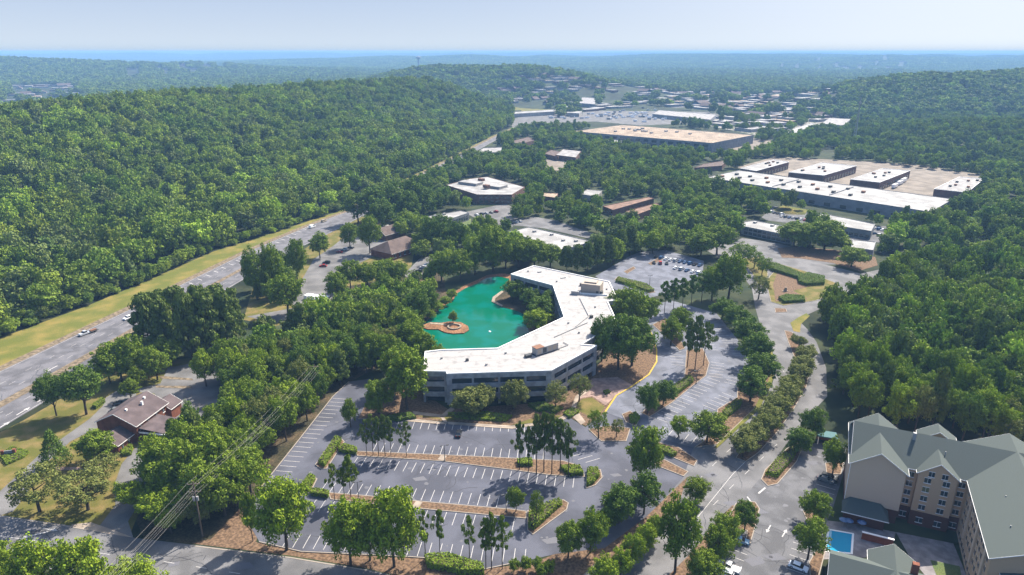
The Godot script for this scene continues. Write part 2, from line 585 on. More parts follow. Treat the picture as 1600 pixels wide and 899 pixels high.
func ordinal(i: int, n: int, what: String) -> String:
	if n == 2:
		return ("left" if i == 0 else "right") + " one of the two " + what
	if i == 0:
		return "leftmost of the %s %s" % [COUNT[n], what]
	if i == n - 1:
		return "rightmost of the %s %s" % [COUNT[n], what]
	return "%s from the left of the %s %s" % [ORDER[i], COUNT[n], what]

func tree(called: String, x: float, z: float, h: float, w: float, sort: String, tone: String, label: String, group := "", y := 0.0) -> Node3D:
	var o := thing(called, Vector3(x, y, z), rng.randf() * TAU, label, "tree" if called.ends_with("tree") else "shrub", group)
	var t := obj("trunk", proto[sort + "_trunk"], M.bark, o)
	var stem := clampf((w + h) * 0.42, w * 0.4, w * 1.2)
	t.scale = Vector3(w * 0.9 if sort != "pine" else maxf(w, h * 0.4), h, w * 0.9 if sort != "pine" else maxf(w, h * 0.4))
	var c := obj("crown", proto[sort][rng.randi() % 5], M["leaf_" + tone], o)
	c.scale = Vector3(w * rng.randf_range(0.94, 1.16), h * 1.03, w * rng.randf_range(0.94, 1.16))
	return o

# a set of single trees, listed from left to right: [x, z, height, width]
func tree_set(called: String, list: Array, sort: String, tone: String, what: String, group := "", alone := "") -> void:
	for i in list.size():
		var t: Array = list[i]
		tree(called, t[0], t[1], t[2], t[3], sort, tone, alone if list.size() == 1 else ordinal(i, list.size(), what), group)

# ------------------------------------------------------------------ woods
func no_trees(a: Array) -> void:
	var p := flat(a)
	var b := Rect2(p[0], Vector2.ZERO)
	for q in p:
		b = b.expand(q)
	clear.append([p, b])

func cleared(p: Vector2) -> bool:
	for c in clear:
		if c[1].has_point(p) and Geometry2D.is_point_in_polygon(p, c[0]):
			return true
	return false

# candidate trees over an area, on a jittered grid
func fill(area: Array, step: float, tall: Vector2, wide: Vector2, pines: float, place: String, tone := 1.0) -> void:
	var p := flat(area)
	var b := Rect2(p[0], Vector2.ZERO)
	for q in p:
		b = b.expand(q)
	var z := b.position.y
	while z < b.end.y:
		var x := b.position.x
		while x < b.end.x:
			var q := Vector2(x + rng.randf_range(-0.45, 0.45) * step, z + rng.randf_range(-0.45, 0.45) * step)
			x += step
			if Geometry2D.is_point_in_polygon(q, p) and not cleared(q):
				var n := patchy.get_noise_2d(q.x * 1.6, q.y * 1.6)
				var sort := "pine" if rng.randf() < pines + n * 0.5 else "leafy"
				var k := rng.randf()
				var h := lerpf(tall.x, tall.y, k) * (1.0 + 0.15 * n)
				wood.append([q.x, q.y, height(q.x, q.y), h, lerpf(wide.x, wide.y, rng.randf_range(0, 0.6) + 0.4 * k) * (0.8 if sort == "pine" else 1.0), sort, place, tone])
		z += step

func wood_color(x: float, z: float, sort: String) -> Color:
	var n := patchy.get_noise_2d(x, z)
	var k := rng.randf()
	var c := Color(0.090, 0.152, 0.020).lerp(Color(0.182, 0.224, 0.024), clampf(k * 0.7 + n * 0.6 + 0.15, 0, 1))
	if k > 0.90:
		c = Color(0.19, 0.265, 0.026)
	elif k < 0.14:
		c = Color(0.125, 0.158, 0.045)
	if sort == "pine":
		c = c.lerp(Color(0.082, 0.118, 0.040), 0.7)
	return c * rng.randf_range(1.0, 1.65)

func many(called: String, mesh: Mesh, list: Array, parent: Node) -> void:
	if list.is_empty():
		return
	var b := PackedFloat32Array()
	b.resize(list.size() * 16)
	for i in list.size():
		var t: Array = list[i]      # x, y, z, height, width, turn, colour
		var c := cos(t[5])
		var s := sin(t[5])
		var w: float = t[4]
		var k: Color = t[6]
		var o := i * 16
		b[o] = w * c
		b[o + 2] = w * s
		b[o + 3] = t[0]
		b[o + 5] = t[3]
		b[o + 7] = t[1]
		b[o + 8] = -w * s
		b[o + 10] = w * c
		b[o + 11] = t[2]
		b[o + 12] = k.r
		b[o + 13] = k.g
		b[o + 14] = k.b
		b[o + 15] = 1.0
	var mm := MultiMesh.new()
	mm.transform_format = MultiMesh.TRANSFORM_3D
	mm.use_colors = true
	mm.mesh = mesh
	mm.instance_count = list.size()
	mm.buffer = b
	var o := MultiMeshInstance3D.new()
	o.name = called
	o.multimesh = mm
	o.material_override = M.leaf_forest
	parent.add_child(o, true)

func forest(called: String, label: String, list: Array, leafy: Array, pine: Array) -> void:
	var o := Node3D.new()
	o.name = called
	add_child(o)
	tag(o, label, "forest", "", "stuff")
	var by := {}
	for t in list:
		var set_: Array = pine if t[5] == "pine" else leafy
		var m: Mesh = set_[rng.randi() % set_.size()]
		if not by.has(m):
			by[m] = []
		by[m].append([t[0], t[2] - 0.4, t[1], t[3], t[4], rng.randf() * TAU, wood_color(t[0], t[1], t[5]) * t[7]])
	for m in by:
		many("pine_canopy" if m in pine else "canopy", m, by[m], o)

# ------------------------------------------------------------------ hedges and shrubs
func hedge(a: Array, high: float, label: String, called := "hedge", tone := "hedge", y0 := 0.0, group := "") -> void:
	var p := flat(a)
	var mid := Vector2.ZERO
	for q in p:
		mid += q / p.size()
	var o := thing(called, Vector3(mid.x, y0, mid.y), 0, label, "hedge" if called == "hedge" else "shrub", group)
	var k := Maker.new()
	var area := 0.0
	for i in p.size():
		area += (p[i] - mid).cross(p[(i + 1) % p.size()] - mid) * 0.5
	area = absf(area)
	var b := Rect2(p[0], Vector2.ZERO)
	for q in p:
		b = b.expand(q)
	var n := int(area * 26)
	for i in n:
		var q := Vector2(rng.randf_range(b.position.x, b.end.x), rng.randf_range(b.position.y, b.end.y))
		if Geometry2D.is_point_in_polygon(q, p):
			var up := (Vector3.UP + Vector3(rng.randf_range(-1, 1), 0, rng.randf_range(-1, 1)) * 0.7).normalized()
			card(k, Vector3(q.x - mid.x, high * rng.randf_range(0.82, 1.06), q.y - mid.y), up, rng.randf_range(0.3, 0.6), rng.randf_range(0.3, 0.5), leaf_tone())
	for i in p.size():
		var u := p[i]
		var w := p[(i + 1) % p.size()]
		var d := w - u
		var out := Vector2(d.y, -d.x).normalized()
		if out.dot((u + w) * 0.5 - mid) < 0:
			out = -out
		for j in int(d.length() * high * 14):
			var q := u + d * rng.randf() + out * rng.randf_range(-0.15, 0.12) - mid
			var face := Vector3(out.x + rng.randf_range(-0.6, 0.6), rng.randf_range(-0.2, 0.8), out.y + rng.randf_range(-0.6, 0.6)).normalized()
			card(k, Vector3(q.x, high * rng.randf_range(0.0, 0.95), q.y), face, rng.randf_range(0.3, 0.6), rng.randf_range(0.3, 0.5), leaf_tone())
	obj("foliage", k.done(), M["leaf_" + tone], o)
	var core := Maker.new()
	var inner := PackedVector2Array()
	for q in p:
		inner.append((q - mid) * 0.86)
	core.sheet(inner, high * 0.75)
	core.walls(inner, 0.0, high * 0.75)
	obj("branches", core.done(), M.bark, o)

# ------------------------------------------------------------------ buildings
func middle(p: PackedVector2Array) -> Vector2:
	var m := Vector2.ZERO
	for q in p:
		m += q / p.size()
	return m

func moved(p: PackedVector2Array, by: Vector2) -> PackedVector2Array:
	var r := PackedVector2Array()
	for q in p:
		r.append(q + by)
	return r

func inset(p: PackedVector2Array, by: float) -> PackedVector2Array:
	var r := Geometry2D.offset_polygon(p, -by, Geometry2D.JOIN_MITER)
	return r[0] if r.size() else p

func parapet(parent: Node, p: PackedVector2Array, y0: float, y1: float, thick: float, m: Material) -> void:
	var k := Maker.new()
	var q := inset(p, thick)
	k.walls(p, y0, y1)
	k.walls(q, y0, y1)
	if q.size() == p.size():
		# the inset may start at another corner
		var s := 0
		for i in q.size():
			if q[i].distance_to(p[0]) < q[s].distance_to(p[0]):
				s = i
		for i in p.size():
			var j := (i + 1) % p.size()
			var a := q[(s + i) % q.size()]
			var b := q[(s + j) % q.size()]
			k.quad(Vector3(p[i].x, y1, p[i].y), Vector3(p[j].x, y1, p[j].y), Vector3(b.x, y1, b.y), Vector3(a.x, y1, a.y))
	obj("parapet", k.done(), m, parent)

# a flat-roofed building on a footprint; windows: [edge, y0, y1, pitch, width], or none
func block_building(called: String, label: String, a: Array, h: float, wall: String, roof: String, windows := [], group := "", category := "building", edge := "") -> Node3D:
	var p := flat(a)
	var mid := middle(p)
	p = moved(p, -mid)
	var o := thing(called, Vector3(mid.x, 0, mid.y), 0, label, category, group)
	var k := Maker.new()
	k.walls(p, -0.5, h - 0.35)
	obj("wall", k.done(), M[wall], o)
	k = Maker.new()
	k.sheet(inset(p, 0.3), h - 0.35)
	obj("roof", k.done(), M[roof], o)
	parapet(o, p, h - 0.35, h, 0.32, M[edge if edge else wall])
	for w in windows:
		var u := p[w[0]]
		var v := p[(w[0] + 1) % p.size()]
		var d := (v - u).normalized()
		var out := Vector2(d.y, -d.x)
		if out.dot((u + v) * 0.5) < 0:
			out = -out
		var long := (v - u).length()
		var n := int((long - 1.0) / w[3])
		var start: float = (long - n * w[3]) * 0.5 + (w[3] - w[4]) * 0.5
		for i in n:
			var s: Vector2 = u + d * (start + i * w[3])
			var b := Maker.new()
			b.block(Vector3(s.x - out.x * 0.1, w[1], s.y - out.y * 0.1), Vector3(d.x, 0, d.y) * w[4], Vector3(0, w[2] - w[1], 0), Vector3(out.x, 0, out.y) * 0.14)
			obj("window", b.done(), M.glass, o)
	return o

func roof_unit(parent: Node3D, at: Vector2, h: float, size: Vector3, turn: float, m := "dark_metal", called := "roof_unit") -> Node3D:
	var k := Maker.new()
	k.box(Vector3(-size.x / 2, 0.15, -size.z / 2), Vector3(size.x / 2, size.y, size.z / 2))
	k.box(Vector3(-size.x * 0.55, 0, -size.z * 0.55), Vector3(size.x * 0.55, 0.15, size.z * 0.55))
	var o := obj(called, k.done(), M[m], parent)
	o.position = Vector3(at.x - parent.position.x, h, at.y - parent.position.z)
	o.rotation.y = turn
	return o

func slab(k: Maker, a: Vector3, b: Vector3, c: Vector3, d: Vector3, thick: float) -> void:
	var t := Vector3(0, thick, 0)
	if b == c:
		k.tri(a, b, d)
		k.tri(a - t, d - t, b - t)
		for e in [[a, b], [b, d], [d, a]]:
			k.quad(e[0] - t, e[0], e[1], e[1] - t)
		return
	k.quad(a, b, c, d)
	k.quad(a - t, d - t, c - t, b - t)
	for e in [[a, b], [b, c], [c, d], [d, a]]:
		k.quad(e[0] - t, e[0], e[1], e[1] - t)

# a block with a pitched roof, its ridge along x; hips at either end on request
func pitched(parent: Node, x0: float, x1: float, z0: float, z1: float, eave: float, ridge: float, wall: String, roof: String, over := 0.5, hip0 := 0.0, hip1 := 0.0, base := -0.3, turned := false, front_edge := "") -> void:
	var zm := (z0 + z1) * 0.5
	var t := func(x: float, y: float, z: float) -> Vector3: return Vector3(-z, y, x) if turned else Vector3(x, y, z)
	var k := Maker.new()
	for s in [[x0, z1, x1, z1], [x1, z1, x1, z0], [x1, z0, x0, z0], [x0, z0, x0, z1]]:
		k.quad(t.call(s[0], base, s[1]), t.call(s[0], eave, s[1]), t.call(s[2], eave, s[3]), t.call(s[2], base, s[3]))
	if hip0 == 0.0:
		k.tri(t.call(x0, eave, z0), t.call(x0, ridge - 0.15, zm), t.call(x0, eave, z1))
	if hip1 == 0.0:
		k.tri(t.call(x1, eave, z1), t.call(x1, ridge - 0.15, zm), t.call(x1, eave, z0))
	obj("wall", k.done(), M[wall], parent)
	var drop := (ridge - eave) * over / maxf(0.1, (z1 - z0) * 0.5)
	var xa := x0 - over
	var xb := x1 + over
	var e := eave - drop + 0.12
	var r := ridge + 0.12
	var ra := xa + hip0
	var rb := xb - hip1
	k = Maker.new()
	slab(k, t.call(xa, e, z1 + over), t.call(ra, r, zm), t.call(rb, r, zm), t.call(xb, e, z1 + over), 0.22)
	obj("roof_slope", k.done(), M[roof], parent)
	k = Maker.new()
	slab(k, t.call(xb, e, z0 - over), t.call(rb, r, zm), t.call(ra, r, zm), t.call(xa, e, z0 - over), 0.22)
	obj("roof_slope", k.done(), M[roof], parent)
	if hip0 > 0.0:
		k = Maker.new()
		slab(k, t.call(xa, e, z0 - over), t.call(ra, r, zm), t.call(ra, r, zm), t.call(xa, e, z1 + over), 0.22)
		obj("roof_hip", k.done(), M[roof], parent)
	if hip1 > 0.0:
		k = Maker.new()
		slab(k, t.call(xb, e, z1 + over), t.call(rb, r, zm), t.call(rb, r, zm), t.call(xb, e, z0 - over), 0.22)
		obj("roof_hip", k.done(), M[roof], parent)
	# gutters and verges
	k = Maker.new()
	for z in [z0 - over - 0.09, z1 + over + 0.01]:
		var a: Vector3 = t.call(xa, e - 0.25, z)
		k.block(a, t.call(xb, e - 0.25, z) - a, Vector3(0, 0.18, 0), t.call(xa, e - 0.25, z + 0.09) - a)
	for v in [[xa, hip0, -0.07], [xb, hip1, 0.01]]:
		if v[1] == 0.0:
			for z in [z0 - over, z1 + over]:
				var a: Vector3 = t.call(v[0] + v[2], e - 0.26, z)
				k.block(a, t.call(v[0] + v[2], r - 0.26, zm) - a, Vector3(0, 0.24, 0), t.call(v[0] + v[2] + 0.06, e - 0.26, z) - a)
	obj("fascia", k.done(), M.trim, parent)

var pane_meshes := {}
# a window on a wall: glass set into the wall face with a sill below; at its lower middle, out the way it looks
func window(parent: Node, at: Vector3, out: Vector3, w: float, h: float, frame := "trim") -> void:
	var key := [w, h]
	if not pane_meshes.has(key):
		var k := Maker.new()
		k.box(Vector3(-w / 2, 0, -0.05), Vector3(w / 2, h, 0.04))
		var f := Maker.new()
		f.box(Vector3(-w / 2 - 0.12, -0.16, -0.05), Vector3(w / 2 + 0.12, 0, 0.14))
		f.box(Vector3(-w / 2 - 0.1, h, -0.05), Vector3(w / 2 + 0.1, h + 0.1, 0.09))
		f.box(Vector3(-0.03, 0, 0), Vector3(0.03, h, 0.07))
		pane_meshes[key] = [k.done(), f.done()]
	var o := obj("window", pane_meshes[key][0], M.glass, parent)
	o.position = at
	o.rotation.y = atan2(out.x, out.z)
	obj("frame", pane_meshes[key][1], M[frame], o)

# ------------------------------------------------------------------ vehicles: x forward, wheels on y = 0
var car_parts := {}
func hull_mesh(profile: Array, half: float, tuck: float) -> ArrayMesh:
	var k := Maker.new()
	var n := profile.size()
	for i in n:
		var a: Vector2 = profile[i]
		var b: Vector2 = profile[(i + 1) % n]
		var wa := half - tuck * maxf(0, a.y - 0.7)
		var wb := half - tuck * maxf(0, b.y - 0.7)
		k.quad(Vector3(a.x, a.y, wa), Vector3(b.x, b.y, wb), Vector3(b.x, b.y, -wb), Vector3(a.x, a.y, -wa))
	var t := Geometry2D.triangulate_polygon(PackedVector2Array(profile))
	for i in range(0, t.size(), 3):
		for s in [1, -1]:
			var q := []
			for j in 3:
				var p: Vector2 = profile[t[i + j]]
				q.append(Vector3(p.x, p.y, s * (half - tuck * maxf(0, p.y - 0.7))))
			k.tri(q[0], q[1], q[2])
	return k.done()

func car_shapes() -> void:
	var v := func(a: Array) -> Array:
		var r := []
		for i in range(0, a.size(), 2):
			r.append(Vector2(a[i], a[i + 1]))
		return r
	car_parts.car = {
		"body": hull_mesh(v.call([2.25, 0.3, 2.3, 0.55, 2.15, 0.74, 1.0, 0.92, -1.75, 0.96, -2.2, 0.9, -2.28, 0.55, -2.2, 0.3]), 0.9, 0.3),
		"windows": hull_mesh(v.call([1.15, 0.9, 0.42, 1.36, -1.1, 1.38, -1.85, 0.94]), 0.9, 0.32),
		"roof": hull_mesh(v.call([0.45, 1.36, 0.38, 1.43, -1.1, 1.45, -1.2, 1.37]), 0.86, 0.24), "axle": [1.4, -1.4], "front": 2.28, "half": 0.9}
	car_parts.suv = {
		"body": hull_mesh(v.call([2.3, 0.35, 2.35, 0.7, 2.2, 0.95, 1.1, 1.08, -2.2, 1.1, -2.35, 0.8, -2.3, 0.35]), 0.95, 0.2),
		"windows": hull_mesh(v.call([1.2, 1.05, 0.6, 1.62, -1.95, 1.62, -2.25, 1.08]), 0.95, 0.22),
		"roof": hull_mesh(v.call([0.62, 1.62, 0.55, 1.72, -1.95, 1.72, -2.05, 1.62]), 0.9, 0.12), "axle": [1.45, -1.4], "front": 2.33, "half": 0.95}
	car_parts.pickup = {
		"body": hull_mesh(v.call([2.75, 0.4, 2.8, 0.85, 2.6, 1.05, 1.3, 1.15, -0.65, 1.15, -0.7, 0.78, -2.6, 0.78, -2.62, 1.12, -2.8, 1.12, -2.8, 0.45]), 0.98, 0.1),
		"windows": hull_mesh(v.call([1.4, 1.1, 0.75, 1.75, -0.45, 1.76, -0.68, 1.12]), 0.97, 0.2),
		"roof": hull_mesh(v.call([0.78, 1.75, 0.7, 1.85, -0.45, 1.86, -0.55, 1.76]), 0.92, 0.12), "axle": [1.8, -1.7], "front": 2.78, "half": 0.98}
	car_parts.van = {
		"body": hull_mesh(v.call([2.7, 0.4, 2.75, 0.9, 2.45, 1.15, 1.7, 1.3, 1.1, 2.15, -2.7, 2.2, -2.75, 0.45]), 1.0, 0.08),
		"windows": hull_mesh(v.call([1.78, 1.32, 1.2, 2.02, 0.2, 2.02, 0.2, 1.32]), 1.02, 0.08),
		"roof": hull_mesh(v.call([1.1, 2.15, 1.0, 2.24, -2.65, 2.26, -2.7, 2.18]), 0.9, 0.02), "axle": [1.7, -1.8], "front": 2.73, "half": 1.0}
	var k := Maker.new()
	k.tube(Vector3(0, 0, -0.12), Vector3(0, 0, 0.12), 0.34, 0.34, 12)
	k.tube(Vector3(0, 0, 0.12), Vector3(0, 0, -0.12), 0.34, 0.34, 12)
	car_parts.tyre = k.done()
	k = Maker.new()
	k.tube(Vector3(0, 0, -0.13), Vector3(0, 0, 0.13), 0.2, 0.2, 8)
	k.tube(Vector3(0, 0, 0.13), Vector3(0, 0, -0.13), 0.2, 0.2, 8)
	car_parts.rim = k.done()
	car_parts.lamp = box_mesh(Vector3(-0.04, -0.07, -0.18), Vector3(0.04, 0.07, 0.18))

func vehicle(kind: String, paint: String, at: Array, turn: float, label: String, group := "", small := false) -> Node3D:
	var called: String = {"car": "parked_car", "suv": "parked_car", "pickup": "pickup_truck", "van": "parked_van"}[kind]
	var o := thing(called, Vector3(at[0], 0.09, at[1]), turn, label, {"car": "car", "suv": "car", "pickup": "pickup truck", "van": "van"}[kind], group)
	var s: Dictionary = car_parts[kind]
	obj("body", s.body, M["paint_" + paint], o)
	obj("windows", s.windows, M.car_glass, o)
	obj("roof", s.roof, M["paint_" + paint], o)
	for x in s.axle:
		for z in [-1, 1]:
			var w := obj("wheel", car_parts.tyre, M.rubber, o)
			w.position = Vector3(x, 0.34, z * (s.half - 0.1))
			if not small:
				obj("rim", car_parts.rim, M.alloy, w)
	if not small:
		for z in [-0.62, 0.62]:
			var f := obj("headlight", car_parts.lamp, M.lamp_clear, o)
			f.position = Vector3(s.front - 0.06, 0.68, z)
			var b := obj("tail_light", car_parts.lamp, M.lamp_red, o)
			b.position = Vector3(-s.front + 0.04, 0.78, z)
	return o

# ------------------------------------------------------------------ poles
func lamp_post(at: Array, h: float, label: String, arms := 2, group := "") -> void:
	var o := thing("lamp_post", Vector3(at[0], 0.05, at[1]), 0.3, label, "lamp post", group)
	var k := Maker.new()
	k.tube(Vector3.ZERO, Vector3(0, h, 0), 0.12, 0.08, 8)
	obj("post", k.done(), M.dark_metal, o)
	k = Maker.new()
	k.tube(Vector3.ZERO, Vector3(0, 0.5, 0), 0.28, 0.26, 8)
	obj("base", k.done(), M.concrete, o)
	for s in ([-1, 1] if arms == 2 else [1]):
		k = Maker.new()
		k.tube(Vector3(0, h - 0.15, 0), Vector3(s * 0.7, h, 0), 0.05, 0.04, 5)
		k.box(Vector3(s * 1.0 - 0.4, h - 0.08, -0.2), Vector3(s * 1.0 + 0.4, h + 0.1, 0.2))
		obj("lamp_head", k.done(), M.dark_metal, o)

# ------------------------------------------------------------------ the white-roofed office by the pond
func office() -> void:
	var h := 12.5
	var p := flat([-31.9, -219.7, -33, -236.4, -27.1, -238.1, -5.6, -239.6, 22.2, -271.9, 19.8, -313.8, -0.7, -331.4, 11.5, -346.2, 48.2, -319.6, 48.5, -293, 43.6, -291.3, 44.2, -270.8, 32.2, -249.5, 27.2, -243.2, 32.9, -242, 14.1, -220.2, -23.2, -217.6, -23.4, -219.4])
	var mid := Vector2(5, -270)
	p = moved(p, -mid)
	var o := thing("office_building", Vector3(mid.x, 0, mid.y), 0, "three storey office building with a bent white flat roof beside the green pond", "building")
	var k := Maker.new()
	k.sheet(inset(p, 0.4), h - 0.25)
	obj("roof", k.done(), M.white_roof, o)
	parapet(o, p, h - 0.3, h + 0.12, 0.45, M.trim)
	k = Maker.new()
	k.walls(inset(p, 1.4), -0.2, h - 0.3)
	obj("core_wall", k.done(), M.glass, o)
	k = Maker.new()
	k.sheet(inset(p, 0.1), 10.5)
	k.sheet(inset(p, 0.1), 6.5)
	k.sheet(inset(p, 0.1), 2.5)
	obj("floor_slabs", k.done(), M.precast, o)
	var n := p.size()
	var pitch := 9.3
	for i in n:
		var a := p[i]
		var b := p[(i + 1) % n]
		var d := (b - a).normalized()
		var out := Vector2(d.y, -d.x)
		if Geometry2D.is_point_in_polygon((a + b) * 0.5 + out * 0.05, p):
			out = -out
		var long := (b - a).length()
		var d3 := Vector3(d.x, 0, d.y)
		var in3 := Vector3(-out.x, 0, -out.y)
		var entry := i == 13 or i == 14
		for lv in [[10.4, h - 0.3, 0.5], [6.4, 8.3, 0.42], [2.4, 4.3, 0.42]]:
			if entry and lv[0] < 9.0 and i == 13:
				continue
			var q := a + (d * 0.02)
			k = Maker.new()
			k.block(Vector3(q.x, lv[0], q.y), d3 * (long - 0.04), Vector3(0, lv[1] - lv[0], 0), in3 * lv[2])
			obj("spandrel", k.done(), M.precast, o)
		if long < 3.5 or i == 13:
			continue
		var bays := maxi(1, roundi(long / pitch))
		for j in bays + 1:
			var wide := 1.9 if (j == 0 or j == bays) and long > 12 else 0.8
			var at := a + d * (long * j / bays)
			if j == 0:
				at += d * 0.03
			elif j == bays:
				at -= d * (wide + 0.03)
			else:
				at -= d * wide * 0.5
			at += -out * 0.04
			k = Maker.new()
			k.block(Vector3(at.x, -0.2, at.y), d3 * wide, Vector3(0, 10.6, 0), in3 * 0.5)
			obj("column", k.done(), M.precast, o)
		for j in bays:
			var at := a + d * (long * j / bays + 0.3) - out * 0.75
			for lv in [[8.3, 10.4], [4.3, 6.4]]:
				for g in 3:
					var w := (long / bays - 0.6) / 3.0
					var s := at + d * (w * g + 0.05)
					k = Maker.new()
					k.block(Vector3(s.x, lv[0], s.y), d3 * (w - 0.1), Vector3(0, lv[1] - lv[0], 0), in3 * 0.08)
					obj("window", k.done(), M.glass, o)
	# seams of the roof membrane and small vents
	rng.seed = 61
	for i in 26:
		var z0 := -214.0 - i * 5.0
		var cut := Geometry2D.intersect_polyline_with_polygon(PackedVector2Array([Vector2(-45 - mid.x, z0 - mid.y), Vector2(60 - mid.x, z0 - 14 - mid.y)]), inset(p, 0.6))
		for c in cut:
			obj("roof_seam", strip_line(c[0], c[c.size() - 1], 0.22, h - 0.235), M.seam, o)
	for q in [Vector2(-26.1, -230.4), Vector2(-9.3, -224.9), Vector2(-2.4, -234.9), Vector2(27.1, -254.7), Vector2(22.1, -319.6), Vector2(37, -283.9), Vector2(45.3, -308.1), Vector2(8.3, -336.2), Vector2(23.6, -265)]:
		roof_unit(o, q, h - 0.25, Vector3(0.6, 0.7, 0.6), rng.randf(), "metal", "roof_vent")
	# rooftop plant
	var pent := Maker.new()
	pent.box(Vector3(-4.6, 0, -3.4), Vector3(4.6, 4.6, 3.4))
	pent.box(Vector3(-3.4, 4.6, -2.6), Vector3(2.4, 5.2, 1.6))
	var e := obj("penthouse", pent.done(), M.tan_metal, o)
	var at0: Vector2 = [Vector2(37.9, -305.3)][0]
	e.position = Vector3(at0.x - mid.x, h - 0.25, at0.y - mid.y)
	e.rotation.y = -0.35
	k = Maker.new()
	k.box(Vector3(-7.5, 0, 4.4), Vector3(7.5, 0.7, 4.8))
	k.box(Vector3(-7.5, 0, -2.0), Vector3(-7.1, 0.7, 4.4))
	var kerbwall := obj("roof_kerb", k.done(), M.trim, o)
	kerbwall.position = e.position
	kerbwall.rotation.y = -0.2
	roof_unit(o, [Vector2(29.7, -301.7)][0], h - 0.25, Vector3(3.6, 1.7, 2.2), -0.3, "metal")
	roof_unit(o, [Vector2(41.1, -301.7)][0], h - 0.25, Vector3(3.0, 1.7, 2.2), -0.3, "dark_metal")
	roof_unit(o, [Vector2(33.6, -313.8)][0], h - 0.25, Vector3(1.2, 1.3, 1.2), 0.2, "dark_metal")
	var b0: Vector2 = [Vector2(12.6, -236.7)][0]
	k = Maker.new()
	k.box(Vector3(-5.2, 0.3, -1.4), Vector3(5.2, 2.9, 1.4))
	var u := obj("air_handler", k.done(), M.metal, o)
	u.position = Vector3(b0.x - mid.x, h - 0.25, b0.y - mid.y)
	u.rotation.y = 0.62
	k = Maker.new()
	k.box(Vector3(-5.3, 2.9, -1.5), Vector3(-1.5, 3.05, 1.5))
	obj("rusty_cover", k.done(), M.rust, u)
	k = Maker.new()
	k.box(Vector3(-5.6, 0, -1.7), Vector3(5.6, 0.3, 1.7))
	obj("plinth", k.done(), M.dark_metal, u)
	for i in 4:
		k = Maker.new()
		k.box(Vector3(-4.6 + i * 2.4, 0.6, 1.4), Vector3(-2.9 + i * 2.4, 2.5, 1.47))
		obj("louvre", k.done(), M.dark_metal if i == 1 else M.tan_metal, u)
	roof_unit(o, [Vector2(6, -232.1)][0], h - 0.25, Vector3(2.4, 1.0, 1.6), 0.5, "dark_metal")
	roof_unit(o, [Vector2(-16.5, -228.7)][0], h - 0.25, Vector3(0.9, 0.9, 0.9), 0.5, "dark_metal", "roof_vent")
	roof_unit(o, [Vector2(33.9, -271.6)][0], h - 0.25, Vector3(1.2, 1.2, 1.2), 0.5, "dark_metal", "roof_vent")
	roof_unit(o, [Vector2(14.2, -335.1)][0], h - 0.25, Vector3(1.8, 0.5, 1.0), 0.5, "metal", "roof_vent")
	roof_unit(o, [Vector2(25.7, -325.6)][0], h - 0.25, Vector3(2.6, 0.4, 0.9), 0.5, "metal", "roof_vent")
	for c in [[Vector2(31.2, -295.6), Vector2(33, -273.1)], [Vector2(33, -273.1), Vector2(26.1, -260.8)], [Vector2(31.7, -265.7), Vector2(16.8, -250.2)], [Vector2(17.6, -239), Vector2(21.8, -242.6)], [Vector2(21.8, -242.6), Vector2(20, -245.1)]]:
		k = Maker.new()
		k.tube(Vector3(c[0].x - mid.x, h + 0.05, c[0].y - mid.y), Vector3(c[1].x - mid.x, h + 0.05, c[1].y - mid.y), 0.16, 0.16, 6)
		obj("conduit", k.done(), M.metal, o)

